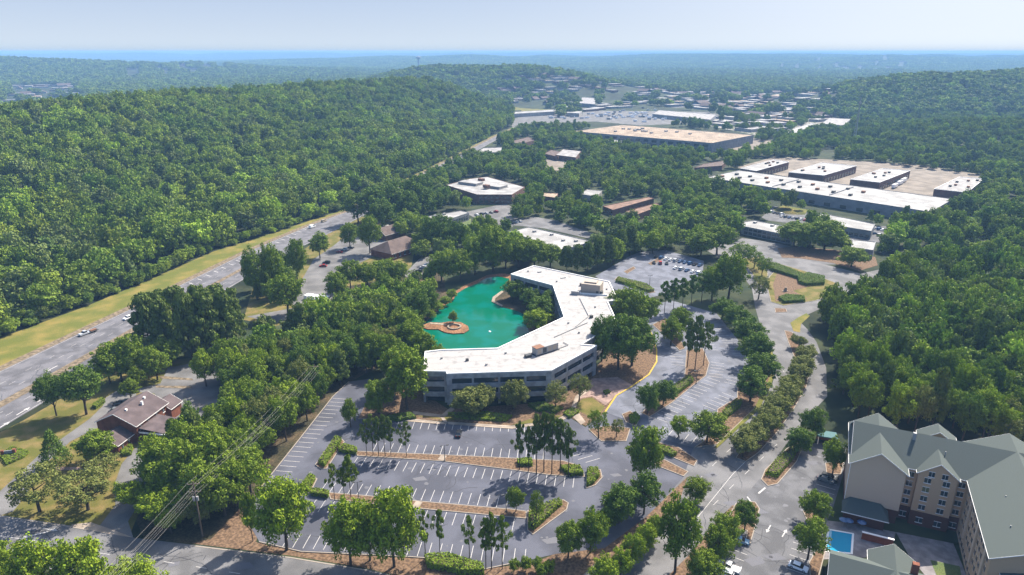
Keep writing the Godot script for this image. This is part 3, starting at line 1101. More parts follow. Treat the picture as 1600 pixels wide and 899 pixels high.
# ------------------------------------------------------------------ the hotel
func hotel() -> void:
	# local frame: x along the long wing, z towards its courtyard
	var o := thing("hotel_building", Vector3(91.1, 0, -157.7), -0.434, "tan hotel with grey green gabled roofs and a courtyard pool", "building")
	pitched(o, 0.4, 46, -22, -3.8, 16, 21.5, "stucco", "green_shingle", 0.5, 0.0, 0.0)
	# the blank gable wing, its ridge along z
	pitched(o, -22.3, 0, -13.0, 0, 16, 20.4, "stucco_pale", "green_shingle", 0.6, 0.0, 0.0, 4.2, true)
	var k := Maker.new()
	k.box(Vector3(0.2, -0.3, -21.6), Vector3(12.8, 4.2, -0.15))
	obj("ground_floor", k.done(), M.dark_brick, o)
	# the small gabled bay
	pitched(o, -12, -2.2, -24.8, -16.0, 16.2, 19.6, "stucco", "green_shingle", 0.5, 0.0, 0.0, 4.2, true)
	# the wing that runs towards the viewer
	pitched(o, -22.5, 27.6, -49, -27.4, 16, 21.6, "stucco", "green_shingle", 0.5, 0.0, 0.0, -0.3, true)
	pitched(o, -25, -20.5, -26.5, -17.5, 16.4, 19.4, "stucco", "green_shingle", 0.4, 0.0, 0.0, 10, true)
	k = Maker.new()
	k.box(Vector3(13.2, -0.3, -3.8), Vector3(27.4, 4.0, -3.55))
	k.box(Vector3(15.9, -0.3, -3.0), Vector3(24.9, 4.18, -2.0))
	obj("brick_base", k.done(), M.dark_brick, o)
	for f in 5:
		var y := 4.9 + (f - 1) * 2.75 if f > 0 else 1.0
		for x in [18.3, 22.5]:
			window(o, Vector3(x, y + 0.1, -2.17 if f else -1.96), Vector3(0, 0, 1), 1.5, 1.45)
		window(o, Vector3(14.6, y, -3.77 if f else -3.5), Vector3(0, 0, 1), 1.4, 1.45)
		window(o, Vector3(26.2, y, -3.77 if f else -3.5), Vector3(0, 0, 1), 1.4, 1.45)
		for i in 12:
			window(o, Vector3(27.37, y, -0.6 + i * 2.35), Vector3(-1, 0, 0), 1.1, 1.4, "stucco_pale")
	for x in [18.9, 21.9]:
		window(o, Vector3(x, 15.3, -2.17), Vector3(0, 0, 1), 1.3, 1.4)
	# piers on the long side of the wing
	for z in [4.3, 14.0, 23.6]:
		k = Maker.new()
		k.box(Vector3(27.0, 4.0, z - 0.6), Vector3(27.34, 15.8, z + 0.6))
		obj("pier", k.done(), M.stucco_pale, o)
	# corner posts of the blank gable
	k = Maker.new()
	k.box(Vector3(-0.12, 4.2, -0.6), Vector3(-0.01, 15.6, 0.1))
	obj("corner_board", k.done(), M.trim, o)
	# lean-to roof at its foot
	k = Maker.new()
	slab(k, Vector3(-0.6, 3.6, 5.2), Vector3(1.2, 5.3, 0.1), Vector3(8.6, 5.3, 0.1), Vector3(10.6, 3.6, 5.2), 0.2)
	k.tri(Vector3(-0.6, 3.6, 5.2), Vector3(-0.6, 3.6, 0.1), Vector3(1.2, 5.3, 0.1))
	k.tri(Vector3(10.6, 3.6, 5.2), Vector3(8.6, 5.3, 0.1), Vector3(10.6, 3.6, 0.1))
	obj("porch_roof", k.done(), M.green_shingle, o)
	k = Maker.new()
	k.box(Vector3(-0.7, 3.3, 5.2), Vector3(10.7, 3.5, 5.32))
	obj("gutter", k.done(), M.trim, o)
	k = Maker.new()
	k.box(Vector3(0.2, -0.2, 0.0), Vector3(9.8, 3.5, 4.4))
	obj("porch_wall", k.done(), M.dark_brick, o)
	# chimney and vents
	k = Maker.new()
	k.box(Vector3(14.3, 20.0, -11.6), Vector3(15.1, 22.4, -10.8))
	obj("chimney", k.done(), M.metal, o)
	for q in [[22.0, 19.3, -8.6], [33.0, 18.6, 6.0], [32.0, 18.2, 18.0], [34.0, 19.2, -14.0]]:
		k = Maker.new()
		k.tube(Vector3(q[0], q[1] - 1.0, q[2]), Vector3(q[0], q[1] + 0.7, q[2]), 0.13, 0.13, 6)
		obj("vent_pipe", k.done(), M.metal, o)
	# lower hip below the near end of the wing
	pitched(o, 27.7, 36, -46, -30, 12.6, 15.2, "stucco_pale", "green_shingle", 0.4, 0.0, 4.0, -0.3, true)
	# poolside pavilion
	var c := thing("pool_pavilion", Vector3(86, 0, -129.5), -0.434, "single storey pavilion with grey green gabled roofs beside the pool", "building")
	pitched(c, -10.2, 10, -4.8, 6, 3.4, 6.4, "brick", "green_shingle", 0.5)
	pitched(c, -8.8, 4, -8.2, 1.4, 3.4, 6.6, "brick", "green_shingle", 0.5, 0.0, 0.0, -0.3, true)
	k = Maker.new()
	k.box(Vector3(6.6, 5.0, -2.4), Vector3(8.0, 8.2, -1.2))
	obj("chimney", k.done(), M.brick, c)
	var s := thing("garden_wall", Vector3(94.2, 0, -145.0), -0.434, "low red brick wall with a pale cap between pool and lawn", "wall")
	k = Maker.new()
	k.box(Vector3(-3.6, -0.2, -0.2), Vector3(3.6, 2.1, 0.2))
	obj("brickwork", k.done(), M.brick, s)
	k = Maker.new()
	k.box(Vector3(-3.7, 2.1, -0.28), Vector3(3.7, 2.28, 0.28))
	obj("cap", k.done(), M.trim, s)

func pool() -> void:
	var a := [84, -150.1, 89.7, -148.4, 85.8, -140.9, 79.4, -141.8]
	sheet("pool_deck", [82.4, -154.3, 91.2, -152.7, 101.3, -149.1, 98.3, -144.7, 88.5, -139.5, 76.7, -138.8, 77.8, -144.7], 0.06, "patio", "pale paving round the hotel pool")
	var o := thing("swimming_pool", Vector3(84.8, 0, -145.4), 0, "blue swimming pool beside the hotel lot", "pool")
	var p := moved(flat(a), -Vector2(84.8, -145.4))
	var k := Maker.new()
	k.sheet(p, 0.10)
	obj("water", k.done(), M.pool_water, o)
	kerb_line(p, true, "trim", o, 0.02, 0.5, 0.12)
	sheet("courtyard", [101.3, -149.1, 113.8, -144.7, 110.1, -133.5, 104.6, -127.1, 100, -133.5, 99.9, -140.4], 0.07, "patio", "shaded paved courtyard of the hotel")
	sheet("courtyard_lawn", [104.3, -138.6, 110.3, -136.4, 107.2, -130.2, 101.9, -130.2], 0.11, "field", "small grass plot in the hotel courtyard")
	for i in 3:
		var q: Array = [[88.5, -151.7], [89.7, -151.4], [92.8, -150.7]][i]
		var u := thing("pool_umbrella", Vector3(q[0], 0.06, q[1]), 0, ordinal(i, 3, "closed dark umbrellas on the pool deck"), "umbrella", "umbrellas by the pool")
		k = Maker.new()
		k.tube(Vector3.ZERO, Vector3(0, 2.3, 0), 0.03, 0.03, 5)
		obj("pole", k.done(), M.metal, u)
		k = Maker.new()
		k.tube(Vector3(0, 1.9, 0), Vector3(0, 2.45, 0), 1.2, 0.05, 8)
		obj("canopy", k.done(), M.paint_blue, u)

# ------------------------------------------------------------------ the brick office by the highway
func brick_office() -> void:
	var o := thing("brick_building", Vector3(-126.5, 0, -201.3), 1.39, "red brick office with brown gabled roofs next to the highway", "building")
	# its long side runs away from the viewer: local x is that way
	pitched(o, -7.6, 7.6, -7.2, 7.2, 6.5, 10.0, "brick", "shingle", 0.5)
	pitched(o, -14.6, -7.6, -3.0, 5.6, 3.4, 5.8, "brick", "shingle", 0.4, 0.0, 0.0)
	pitched(o, 7.6, 13.0, 0.6, 8.4, 4.4, 6.6, "brick", "shingle", 0.4, 0.0, 0.0)
	# side porch with a low pitched roof
	var k := Maker.new()
	slab(k, Vector3(-6.8, 3.8, 17.6), Vector3(-6.8, 5.0, 7.3), Vector3(2.6, 5.0, 7.3), Vector3(2.6, 3.8, 17.6), 0.3)
	obj("porch_roof", k.done(), M.shingle, o)
	k = Maker.new()
	k.box(Vector3(-7.0, 3.3, 17.6), Vector3(2.8, 3.7, 17.75))
	k.box(Vector3(-7.1, 3.3, 7.3), Vector3(-6.85, 3.8, 17.6))
	obj("gutter", k.done(), M.trim, o)
	k = Maker.new()
	k.box(Vector3(-4.4, -0.3, 9.0), Vector3(2.2, 3.4, 17.0))
	obj("porch_wall", k.done(), M.brick, o)
	for z in [8.2, 12.4, 16.8]:
		k = Maker.new()
		k.box(Vector3(-6.6, -0.3, z - 0.3), Vector3(-6.0, 3.5, z + 0.3))
		obj("porch_post", k.done(), M.brick, o)
	for f in 2:
		for x in [-5.6, -2.0, 2.0, 5.6]:
			if f == 1 or x > 2:
				window(o, Vector3(x, 0.9 + f * 3.1, 7.22), Vector3(0, 0, 1), 1.0, 1.6)
	for x in [-12.6, -9.8]:
		window(o, Vector3(x, 0.9, 5.62), Vector3(0, 0, 1), 0.9, 1.4)
	for q in [[-4.0, 1.5], [1.5, 3.0], [4.5, 1.6]]:
		k = Maker.new()
		k.box(Vector3(q[0] - 0.3, 8.0, q[1] - 0.3), Vector3(q[0] + 0.3, 9.9, q[1] + 0.3))
		obj("roof_vent", k.done(), M.trim, o)

# ------------------------------------------------------------------ roads, lots and lawns
func grounds() -> void:
	# highway with its verges
	var edge := flat([-262, -100, -240, -225, -227, -277, -212, -318, -202, -357, -190, -414, -164, -470, -135, -538, -119, -614, -102, -694, -64, -874, -33, -1024, -1, -1154])
	var west := flat([-240, -60, -214, -200, -203, -245, -193, -290, -183, -335, -166, -420, -147, -485, -128, -535, -113, -610, -96, -690, -58, -870, -27, -1020, 4, -1150])
	var med0 := flat([-212, -80, -188, -205, -181, -245, -174, -290, -167, -335, -152, -415])
	var med1 := flat([-207, -80, -184, -205, -176.5, -245, -170, -290, -163.5, -335, -150, -415])
	var east := flat([-196, -90, -173, -195, -166, -240, -160, -285, -154, -330, -141, -410, -123, -478, -111, -532, -100, -608, -84, -688, -47, -868, -17, -1018, 14, -1148])
	var both := func(a: PackedVector2Array, b: PackedVector2Array) -> Array:
		var r := []
		for p in a:
			r.append_array([p.x, p.y])
		for i in range(b.size() - 1, -1, -1):
			r.append_array([b[i].x, b[i].y])
		return r
	sheet("verge", both.call(edge, moved(west, Vector2(-0.5, 0))), 0.03, "verge", "dry yellow green grass verge between highway and hillside forest")
	sheet("shoulder", both.call(moved(west, Vector2(-4.5, 0)), west), 0.05, "shoulder", "bare tan shoulder along the far edge of the highway")
	var hw := sheet("highway", both.call(west, east), 0.08, "highway", "grey divided highway running below the forested hill")
	var md := sheet("median", both.call(med0, med1), 0.14, "shoulder", "tan median strip between the two carriageways")
	var k := 3.7
	for i in 3:
		dashes(hw, moved(med0, Vector2(-k * (i + 1) - 1.0, 0)), 3, 9, 0.16, 0.12)
	for i in 2:
		dashes(hw, moved(med1, Vector2(k * (i + 1) - 0.5, 0)), 3, 9, 0.16, 0.12)
	solid_line(hw, moved(west, Vector2(0.7, 0)), 0.18, 0.12)
	solid_line(hw, moved(east, Vector2(-0.7, 0)), 0.18, 0.12)
	# painted hatching along the far lane
	for i in 20:
		var a := [Vector2(-179.6, -347), Vector2(-149.2, -481.8)]
		var t := i / 19.0
		var q: Vector2 = a[0].lerp(a[1], t) + Vector2(1.0, 0)
		obj("hatch_bar", strip_line(q, q + Vector2(3.6, 2.6), 0.5, 0.12), M.paint, hw)
	arrow(hw, [Vector2(-184, -247)][0], 1.8, 0.12, 1.6)
	arrow(hw, [Vector2(-171.2, -222.5)][0], -1.4, 0.12, 1.6)
	arrow(hw, [Vector2(-172.3, -213.1)][0], -1.4, 0.12, 1.6)
	arrow(hw, [Vector2(-172.5, -203.1)][0], -1.4, 0.12, 1.6)
	wear(hw, [-199.2, -239.6, -183.6, -304, -176.3, -295.8, -175.2, -288.1, -175.2, -205.7], 0.096, 24, 4, 8)
	no_trees(both.call(moved(edge, Vector2(3, 0)), moved(east, Vector2(3, 0))))
	# the side road at the lower left
	var rd := sheet("side_road", [-198, -169.3, -165.5, -161.6, -139.9, -156, -118.1, -151.7, -98.8, -146.9, -82.2, -144.2, -55.4, -139.7, -35.2, -135.3, -5.9, -126.2, -43.3, -121.4, -91.3, -130.2, -120.3, -137.2, -156.3, -142.3], 0.07, "road", "grey side road crossing below the parking lot")
	solid_line(rd, flat([-150.8, -147.6, -134, -147.6, -122.5, -145.4]), 0.2, 0.1)
	dashes(rd, flat([-122, -144.7, -103.4, -140.9, -85.8, -137.9, -65.2, -133.7]), 3, 6, 0.16, 0.1)
	solid_line(rd, flat([-82.1, -143.8, -55.3, -139.4, -35.2, -134.9]), 0.35, 0.12, "kerb")
	solid_line(rd, flat([-139.6, -155.4, -117.8, -151.2, -109.9, -149.4]), 0.35, 0.12, "kerb")
	arrow(rd, [Vector2(-125.3, -147.9)][0], 2.7, 0.11, 1.7)
	arrow(rd, [Vector2(-122.6, -150.1)][0], 0.2, 0.11, 1.3)
	arrow(rd, [Vector2(-125.3, -144.2)][0], 2.4, 0.11, 1.3)
	wear(rd, [-138.2, -153.5, -116.8, -149.6, -81.4, -142.3, -55.6, -137.7, -65, -133.3, -93.5, -134.4, -122.2, -140, -130.2, -142.3], 0.086, 16, 4, 6)
	sheet("crossing", [-118.1, -152.2, -113.4, -153, -105, -149.6, -98.8, -146.9, -102.2, -147.6, -117.6, -150.9], 0.10, "concrete", "pale concrete apron at the driveway mouth")
	# lawns and drives of the brick office
	sheet("corner_lawn", [-204.8, -189.7, -170.5, -199, -167.8, -207.8, -165.8, -217.7, -163.4, -229, -160.9, -242.4, -153.2, -254.1, -132.3, -257.2, -120.4, -257.2, -107, -224, -102.9, -205.7, -110.6, -189.7, -100, -146.6, -117.8, -151.2, -139.9, -156, -181.4, -163.3], 0.035, "lawn", "dry lawn round the brick office")
	sheet("driveway", [-151.7, -157.6, -147.7, -166.9, -148, -174.1, -148.7, -185.3, -147.4, -196.2, -145.8, -207.8, -146.4, -216.8, -148.8, -223, -147.3, -231.1, -139.6, -228, -136.1, -214.5, -138.9, -203.6, -143.6, -193.5, -143.5, -177.4, -138.9, -164.8, -137.6, -157.6, -139.9, -156], 0.075, "old_asphalt", "pale drive curving past the brick office from the road")
	sheet("rear_drive", [-110.2, -149.9, -110.9, -160.4, -116.2, -169.3, -120.1, -180.8, -120.6, -191.2, -115.3, -190.9, -111.9, -185.3, -109, -177.4, -106.8, -169.3, -104.6, -160.4, -103.7, -153.5, -98.8, -146.9, -102.9, -147.6], 0.072, "old_asphalt", "worn drive from the side road to the brick office porch")
	sheet("rear_lot", [-144.4, -228, -134.3, -234.2, -138, -248.1, -130.1, -252.3, -117.4, -249.9, -102, -214.5, -106, -207.8, -117.1, -207.8, -122, -214.5, -132.9, -226.5], 0.068, "old_asphalt", "worn car park behind the brick office")
	sheet("planting_strip", [-137.5, -240.7, -124, -238.5, -122.8, -236.9, -136.4, -238.5], 0.11, "shoulder", "narrow tan strip in the rear car park")
	sheet("planting_strip", [-135.2, -232.6, -121.2, -232.1, -120.3, -230, -134.5, -231.1], 0.11, "shoulder", "second narrow tan strip of the rear car park")
	sheet("front_path", [-139.7, -179.1, -131.7, -178.7, -129.9, -177.4, -137.8, -177], 0.09, "pavers", "short paved path on the corner lawn")
	# litter under the woods by the lot
	sheet("wood_floor", [-117.9, -251.1, -113.3, -266.8, -99.8, -299.9, -98.8, -356.8, -41.1, -380.2, -32.6, -326.1, -40.4, -284.3, -51.8, -251.1, -59.8, -239.6, -66.1, -225, -70.6, -186.1, -73.2, -167.8, -75.5, -157.6, -67.2, -145.9, -82.5, -144.7, -95.8, -146.6, -104.9, -157.6, -112.7, -189.7, -106.6, -214.5], 0.02, "litter", "shaded leaf litter under the roadside wood")
	sheet("frontage_lawn", [-127, -299.9, -139, -346, -136.5, -386.5, -130.5, -449.5, -118.1, -514.2, -91.1, -499.6, -63.5, -436.4, -58.1, -368.1, -92.7, -346, -86.2, -312.5, -109.3, -291.9], 0.03, "lawn", "thin dry lawn round the frontage car park")
	# main lot
	sheet("roadside_bank", [-75.7, -158.2, -73.2, -167.8, -66.1, -145.2, -53.6, -141.8, -25.7, -140, -21.6, -139.5, -7.1, -135.5, 5.6, -137.7, 12.2, -141.8, 26.4, -144.7, 20, -132.3, 8.7, -121.4, -5.9, -126.2, -35.3, -135.7, -55.5, -140.2, -82.5, -144.7, -78.3, -146.6], 0.03, "straw", "bank of pine straw between the lot and the road")
	var lot := sheet("parking_lot", [-73.3, -166.3, -69.4, -195.9, -65.8, -224, -62.6, -235.8, -54.6, -238.5, -52.4, -221.6, -53, -207.8, -35.2, -207, -21.9, -205.3, -2.2, -202.3, 13.1, -205.7, 18.9, -210, 24.8, -202.3, 32.6, -212.2, 41.6, -205.7, 50.1, -194.3, 58.4, -189.7, 63.5, -188.2, 52.5, -174.1, 36.6, -155.4, 23.7, -143, 11.3, -140.9, 6.4, -139.3, 1.1, -137.7, -7, -135.3, -21.6, -139.3, -25.7, -139.7, -53.5, -141.6, -65.3, -145.2, -74.4, -157.6], 0.05, "asphalt", "dark empty parking lot with white stall lines in front of the office")
	kerb_line(flat([-73.3, -166.3, -69.4, -195.9, -65.8, -224, -62.6, -235.8]), false, "kerb", lot)
	kerb_line(flat([-53, -207.8, -35.2, -207, -21.9, -205.3, -2.2, -202.3, 13.1, -205.7, 18.9, -210]), false, "kerb", lot)
	kerb_line(flat([-65.3, -145.2, -53.5, -141.6, -25.7, -139.7, -21.6, -139.3, -7, -135.3, 1.1, -137.7]), false, "kerb", lot)
	island([-49.5, -187.5, -20.1, -185.3, 0, -183.6, 15.8, -182.1, 20.9, -179.4, 21.7, -173.8, 11.5, -174.7, 0, -177.4, -21.8, -182.1, -48.5, -185], "straw", lot)
	island([-52.7, -166, -41.1, -164.5, -26.5, -162.1, 0, -158.4, 3.9, -157.6, 3.8, -154.6, -7, -156.2, -26.6, -159, -51.3, -163], "straw", lot)
	island([4.4, -157.9, 14.5, -162.7, 15.8, -161.3, 15.1, -158.4, 5.5, -148.1, 4.1, -149.9], "straw", lot)
	island([22.9, -177.7, 26.8, -177.4, 26.8, -173.4, 24.3, -169.6, 21.4, -168.1], "straw", lot)
	island([-60.3, -180.1, -58.5, -195.1, -55.7, -194.7, -54.5, -193.1, -56.4, -178, -58.3, -178], "straw", lot)
	island([-61.7, -166.9, -60.8, -174.4, -57.9, -172.8, -58, -165.7], "straw", lot)
	island([25.7, -200.7, 32.5, -203.1, 39.8, -201.5, 37.1, -193.5, 29.1, -193.5], "straw", lot)
	island([40.8, -185.3, 47.6, -182.5, 53.1, -176.4, 51.2, -174.1, 44.9, -179.1], "straw", lot)
	island([45.8, -193.5, 53.3, -189.7, 57.5, -182.5, 55.6, -179.4, 50, -184.3, 45.9, -189], "straw", lot)
	for q in [[Vector2(-22.2, -182.5), Vector2(-21.3, -185)], [Vector2(-27, -159), Vector2(-26.1, -161.8)]]:
		obj("walk_strip", strip_line(q[0], q[1], 2.0, 0.24), M.concrete, lot)
	stalls(lot, [Vector2(-41.4, -207)][0], [Vector2(16.5, -204)][0], 1.0)
	stalls(lot, [Vector2(-44.2, -187.1)][0], [Vector2(16.8, -181.8)][0], -1.0)
	stalls(lot, [Vector2(-48.1, -184.6)][0], [Vector2(20, -173.8)][0], 1.0)
	stalls(lot, [Vector2(-55.2, -166.3)][0], [Vector2(2.7, -158.2)][0], -1.0)
	stalls(lot, [Vector2(-55.3, -163.3)][0], [Vector2(2.6, -154.6)][0], 1.0)
	stalls(lot, [Vector2(-58.8, -143)][0], [Vector2(5.5, -136.8)][0], -1.0)
	stalls(lot, [Vector2(-73.1, -166.3)][0], [Vector2(-65.7, -223.5)][0], 1.0)
	stalls(lot, [Vector2(18, -184.3)][0], [Vector2(24.5, -179.7)][0], -1.0, 5.2, 2.7, 0.5)
	rng.seed = 31
	wear(lot, [-69.1, -169.3, -63.5, -214.5, -43.6, -204.8, 13, -202.3, 20.8, -193.5, 41, -189.7, 29, -163.3, 11.5, -144.7, -16.1, -140.4, -54.4, -144.7, -64.3, -149.6], 0.066, 46, 70, 8)
	# grounds of the office
	sheet("office_beds", [-53.1, -208.3, -52.4, -221.6, -51.3, -234.2, -39.1, -234.2, -22.7, -214.5, 11.5, -219.2, 33.4, -248.1, 60.5, -299.9, 63.2, -290.4, 61.6, -264.8, 59.2, -252.9, 53.6, -241.3, 45.5, -231.6, 38.3, -224, 32.8, -212.2, 24.9, -203.1, 19, -210.5, 13.2, -206.5, -2.2, -203.1, -21.9, -206.1, -35.3, -207.8], 0.09, "straw", "pine straw beds round the office")
	sheet("office_lawn", [23.2, -218.2, 25.7, -222, 29.3, -223, 33.1, -216.3, 30, -209.1, 26.3, -210, 23.3, -213.6], 0.13, "lawn", "small round lawn by the office entrance")
	sheet("bed_lawn", [0, -203.6, 10, -210, 17.8, -210, 13.2, -206.1], 0.12, "lawn", "strip of lawn along the office walk")
	sheet("bed_lawn", [-33.4, -209.6, -24.6, -210.9, -8.9, -208.7, -22, -206.5], 0.12, "lawn", "thin lawn below the office windows")
	sheet("entrance_plaza", [31, -238.5, 41.1, -239.6, 46.1, -232.6, 38.4, -224.5, 33.5, -217.3, 29.4, -224, 24.5, -222, 27.8, -231.1], 0.15, "pavers", "brick paved entrance plaza with a planter")
	for w in [[-35, -213.1, -24.6, -210.5, -21.7, -215.9, -20.2, -214.5, -23.7, -208.3, -34.7, -210.9], [-41.1, -209.1, -24.1, -205.7, -21.8, -204.4, -23.9, -204, -41.4, -207], [-25.4, -210, -24.1, -210, -22.1, -205.7, -23.4, -205.7], [15.4, -207.4, 20.2, -212.2, 22.7, -214.5, 25.2, -205.7, 23.4, -203.6, 20.7, -210, 16.4, -205.7], [20.2, -212.2, 23.3, -224, 27.6, -229.5, 28.6, -228, 24.3, -222, 22.1, -213.1], [-21.9, -205.7, 0, -203.1, 13.2, -206.1, 13.5, -204.8, 0, -201.1, -21.7, -204]]:
		sheet("walkway", w, 0.17, "concrete", "pale concrete walk by the office")
	# east lots
	var el := sheet("east_lot", [63.5, -316.9, 81.4, -326.1, 99.1, -308.2, 99.4, -270.2, 99.4, -255.3, 94.4, -246.4, 85.1, -231.6, 82.3, -222.5, 73.7, -214.5, 70.9, -208.7, 62.5, -193.5, 58.4, -189.7, 50.1, -194.3, 41.6, -205.7, 32.8, -212.2, 38.3, -224, 45.5, -231.6, 53.6, -241.3, 59.2, -252.9, 61.6, -264.8, 63.2, -290.4], 0.055, "pale_asphalt", "curved grey parking lot right of the office")
	kerb_line(flat([62.6, -293.5, 62.9, -287.3, 61.5, -265.5, 59.1, -253.5, 53.7, -241.8, 45.6, -232.1, 38.4, -224.5, 32.9, -212.7]), false, "yellow_kerb", el, 0.05, 0.55, 0.2)
	island([74.1, -264.8, 81.4, -266.8, 80.2, -252.3, 75.7, -240.7, 68.7, -232.6, 57.7, -219.2, 47.7, -209.1, 45.5, -211.8, 54.1, -224, 67.2, -239.6], "straw", el)
	island([38.5, -210.9, 41.7, -213.1, 44.2, -207.8, 41.8, -202.7, 39, -205.7], "straw", el)
	island([65.3, -293.5, 73.1, -302.3, 74.5, -284.3, 73.7, -266.8, 71.1, -264.8, 69.1, -277.1], "straw", el)
	island([73, -214.5, 82.5, -223, 85.2, -231.1, 94.9, -246.4, 99.3, -253.5, 99.6, -245.2, 102.9, -245.2, 96.8, -231.6, 85.7, -214.5, 66.1, -191.6, 58.4, -189.7, 62.5, -193.5, 70.5, -207.8], "straw", el)
	stalls(el, [Vector2(81, -253.5)][0], [Vector2(76.5, -240.7)][0], -1.0)
	stalls(el, [Vector2(75.7, -239.6)][0], [Vector2(47.5, -207.8)][0], -1.0)
	stalls(el, [Vector2(96.2, -299.9)][0], [Vector2(98.4, -257.2)][0], 1.0)
	stalls(el, [Vector2(94.6, -246.4)][0], [Vector2(84.8, -230.5)][0], 1.0)
	stalls(el, [Vector2(82, -223)][0], [Vector2(72.3, -213.6)][0], 1.0)
	stalls(el, [Vector2(81.9, -265.5)][0], [Vector2(82.7, -291.9)][0], 1.0)
	stalls(el, [Vector2(71.9, -263.5)][0], [Vector2(69.8, -248.1)][0], 1.0)
	stalls(el, [Vector2(48.7, -197.4)][0], [Vector2(58.7, -190.9)][0], -1.0)
	wear(el, [66.4, -284.3, 84.7, -299.9, 94.6, -263.5, 94.6, -251.1, 80, -224, 58.3, -193.5, 44.2, -207.8, 36.3, -214.5, 54.8, -239.6], 0.071, 22, 40, 4)
	# boulevard with its planted median
	var bv := sheet("boulevard", [8.7, -121.4, 16.2, -132.3, 24.4, -141.8, 36.5, -154.9, 51, -173.4, 58.3, -190.1, 65.6, -192.7, 87.3, -214.5, 99.4, -234.2, 106.2, -248.1, 110.4, -264.8, 113.9, -288.1, 120.6, -316.9, 128.7, -346, 130.7, -380.2, 125, -413.7, 122.8, -428.6, 139.7, -436.4, 145.9, -403.8, 161.7, -409.4, 171.9, -399.7, 189, -385.2, 198.9, -370.5, 221.7, -382.7, 238.6, -393, 215.3, -374.1, 187.9, -351.3, 166.1, -326.1, 142.4, -306.5, 135.1, -295.8, 134.9, -288.1, 132.9, -273.6, 126, -248.1, 115.9, -224, 102.6, -209.1, 89.9, -193.5, 73.9, -172.5, 50.5, -142.3, 37.5, -121.4], 0.06, "road", "pale grey boulevard winding up past the east lot")
	island([69.9, -183.9, 77, -193.5, 88.3, -207.8, 99.9, -224, 109.6, -239.6, 116.9, -257.2, 120.6, -273.6, 123.8, -286.6, 126.4, -284.3, 125.1, -266.8, 119.6, -248.1, 111.3, -231.6, 99.8, -214.5, 88.6, -199.4, 77.9, -186.8, 72.2, -181.8], "straw", bv)
	island([140, -356.8, 150.9, -374.1, 150.1, -393, 158.7, -390.4, 169.3, -374.1, 178.1, -351.3, 167.1, -335.8, 154.7, -326.1, 135.6, -318.7, 131.2, -324.2], "lawn", bv)
	island([129.8, -315.1, 134.9, -314.3, 133.8, -309.9, 127.9, -309], "straw", bv)
	island([139, -409.4, 143.1, -401, 152.2, -403.8, 151.5, -390.4, 145.1, -368.1, 136, -349.2, 133.6, -351.3, 137.2, -370.5, 138.5, -393], "lawn", bv)
	sheet("office_bed", [165.9, -402.4, 176.4, -401, 191.8, -391.7, 200.1, -375.3, 216.8, -386.5, 224, -403.8, 204.8, -421, 182.6, -427.1, 171.1, -424], 0.12, "straw", "mulched bed with trees in front of the low offices")
	sheet("median_straw", [133.5, -324.2, 142, -351.3, 152.8, -374.1, 165.1, -368.1, 170.5, -351.3, 162.6, -349.2, 149, -340.8, 151.2, -328], 0.26, "straw", "pine straw round the hedges of the turning island")
	sheet("boulevard_verge", [98.3, -232.6, 106, -248.1, 110.2, -264.8, 108.9, -263.5, 104.7, -248.1, 96.6, -232.6, 85.7, -214.5, 64.7, -189.7, 65.6, -189.4, 87.4, -214.1], 0.24, "verge", "grass edge between the east lot and the boulevard")
	sheet("boulevard_verge", [130, -295.8, 136.8, -303.1, 142.5, -308.2, 142.9, -304.8, 134.4, -294.3, 129.9, -284.3, 127.6, -285.8], 0.12, "verge", "round grass corner where the boulevard meets the side drive")
	dashes(bv, flat([54.8, -171.8, 66.3, -185.3, 77, -196.6, 90.7, -214.5, 103.1, -234.2, 110, -249.9]), 3, 7, 0.14, 0.1)
	dashes(bv, flat([56.3, -160.4, 65.8, -170.9, 76.2, -181.8, 89.2, -195.5]), 3, 7, 0.14, 0.1)
	solid_line(bv, flat([72.2, -181.8, 66.2, -175.1, 50.4, -154.9]), 0.15, 0.1)
	wear(bv, [38, -153.5, 55.8, -175.7, 86.9, -210, 107.9, -245.2, 111.1, -234.2, 73.1, -175.7, 49.5, -144.7], 0.076, 20, 6, 6)
	# hotel lot
	var hl := sheet("hotel_lot", [67.5, -165.7, 76.4, -176.4, 86.8, -185.3, 95, -191.6, 104.1, -193.5, 106.9, -189.7, 99.7, -175.7, 95.3, -168.7, 88.2, -157.6, 82.1, -149.6, 76.4, -140, 69, -127.1, 64.2, -117.8, 38.8, -117.8, 42.6, -127.1, 48.4, -137.7, 55.1, -147.1], 0.065, "hotel_asphalt", "grey car park of the hotel")
	island([58.5, -154.3, 62.8, -161, 65.5, -162.1, 68.4, -161.6, 68.6, -158.7, 64, -149.6, 61.4, -144.7, 60.1, -144.4, 62.3, -149.6, 57.9, -150.7], "straw", hl)
	island([73.9, -172.5, 76.8, -177.4, 87.8, -189, 93.7, -193.5, 94, -191.2, 88, -181.8, 77.8, -170.3, 74.7, -169.3], "straw", hl)
	island([80.3, -157.6, 84.7, -159.8, 86.4, -157.6, 83.7, -152.2, 79.8, -153.5], "straw", hl)
	island([96.5, -180.8, 102.5, -181.8, 98.6, -175.1, 94.4, -175.1], "straw", hl)
	island([73.8, -137.7, 77.1, -141.8, 79.8, -142.3, 74.4, -133.5, 70.3, -128.1], "straw", hl)
	stalls(hl, [Vector2(54.6, -143.5)][0], [Vector2(48.1, -133.5)][0], -1.0)
	stalls(hl, [Vector2(80.2, -147.1)][0], [Vector2(69.8, -129.2)][0], 1.0)
	stalls(hl, [Vector2(96.8, -171.8)][0], [Vector2(88.8, -159)][0], 1.0)
	wear(hl, [72.8, -169.3, 102.4, -189.7, 88.9, -163.3, 73, -137.7, 48.1, -133.5, 58.5, -147.1], 0.081, 18, 26, 4)
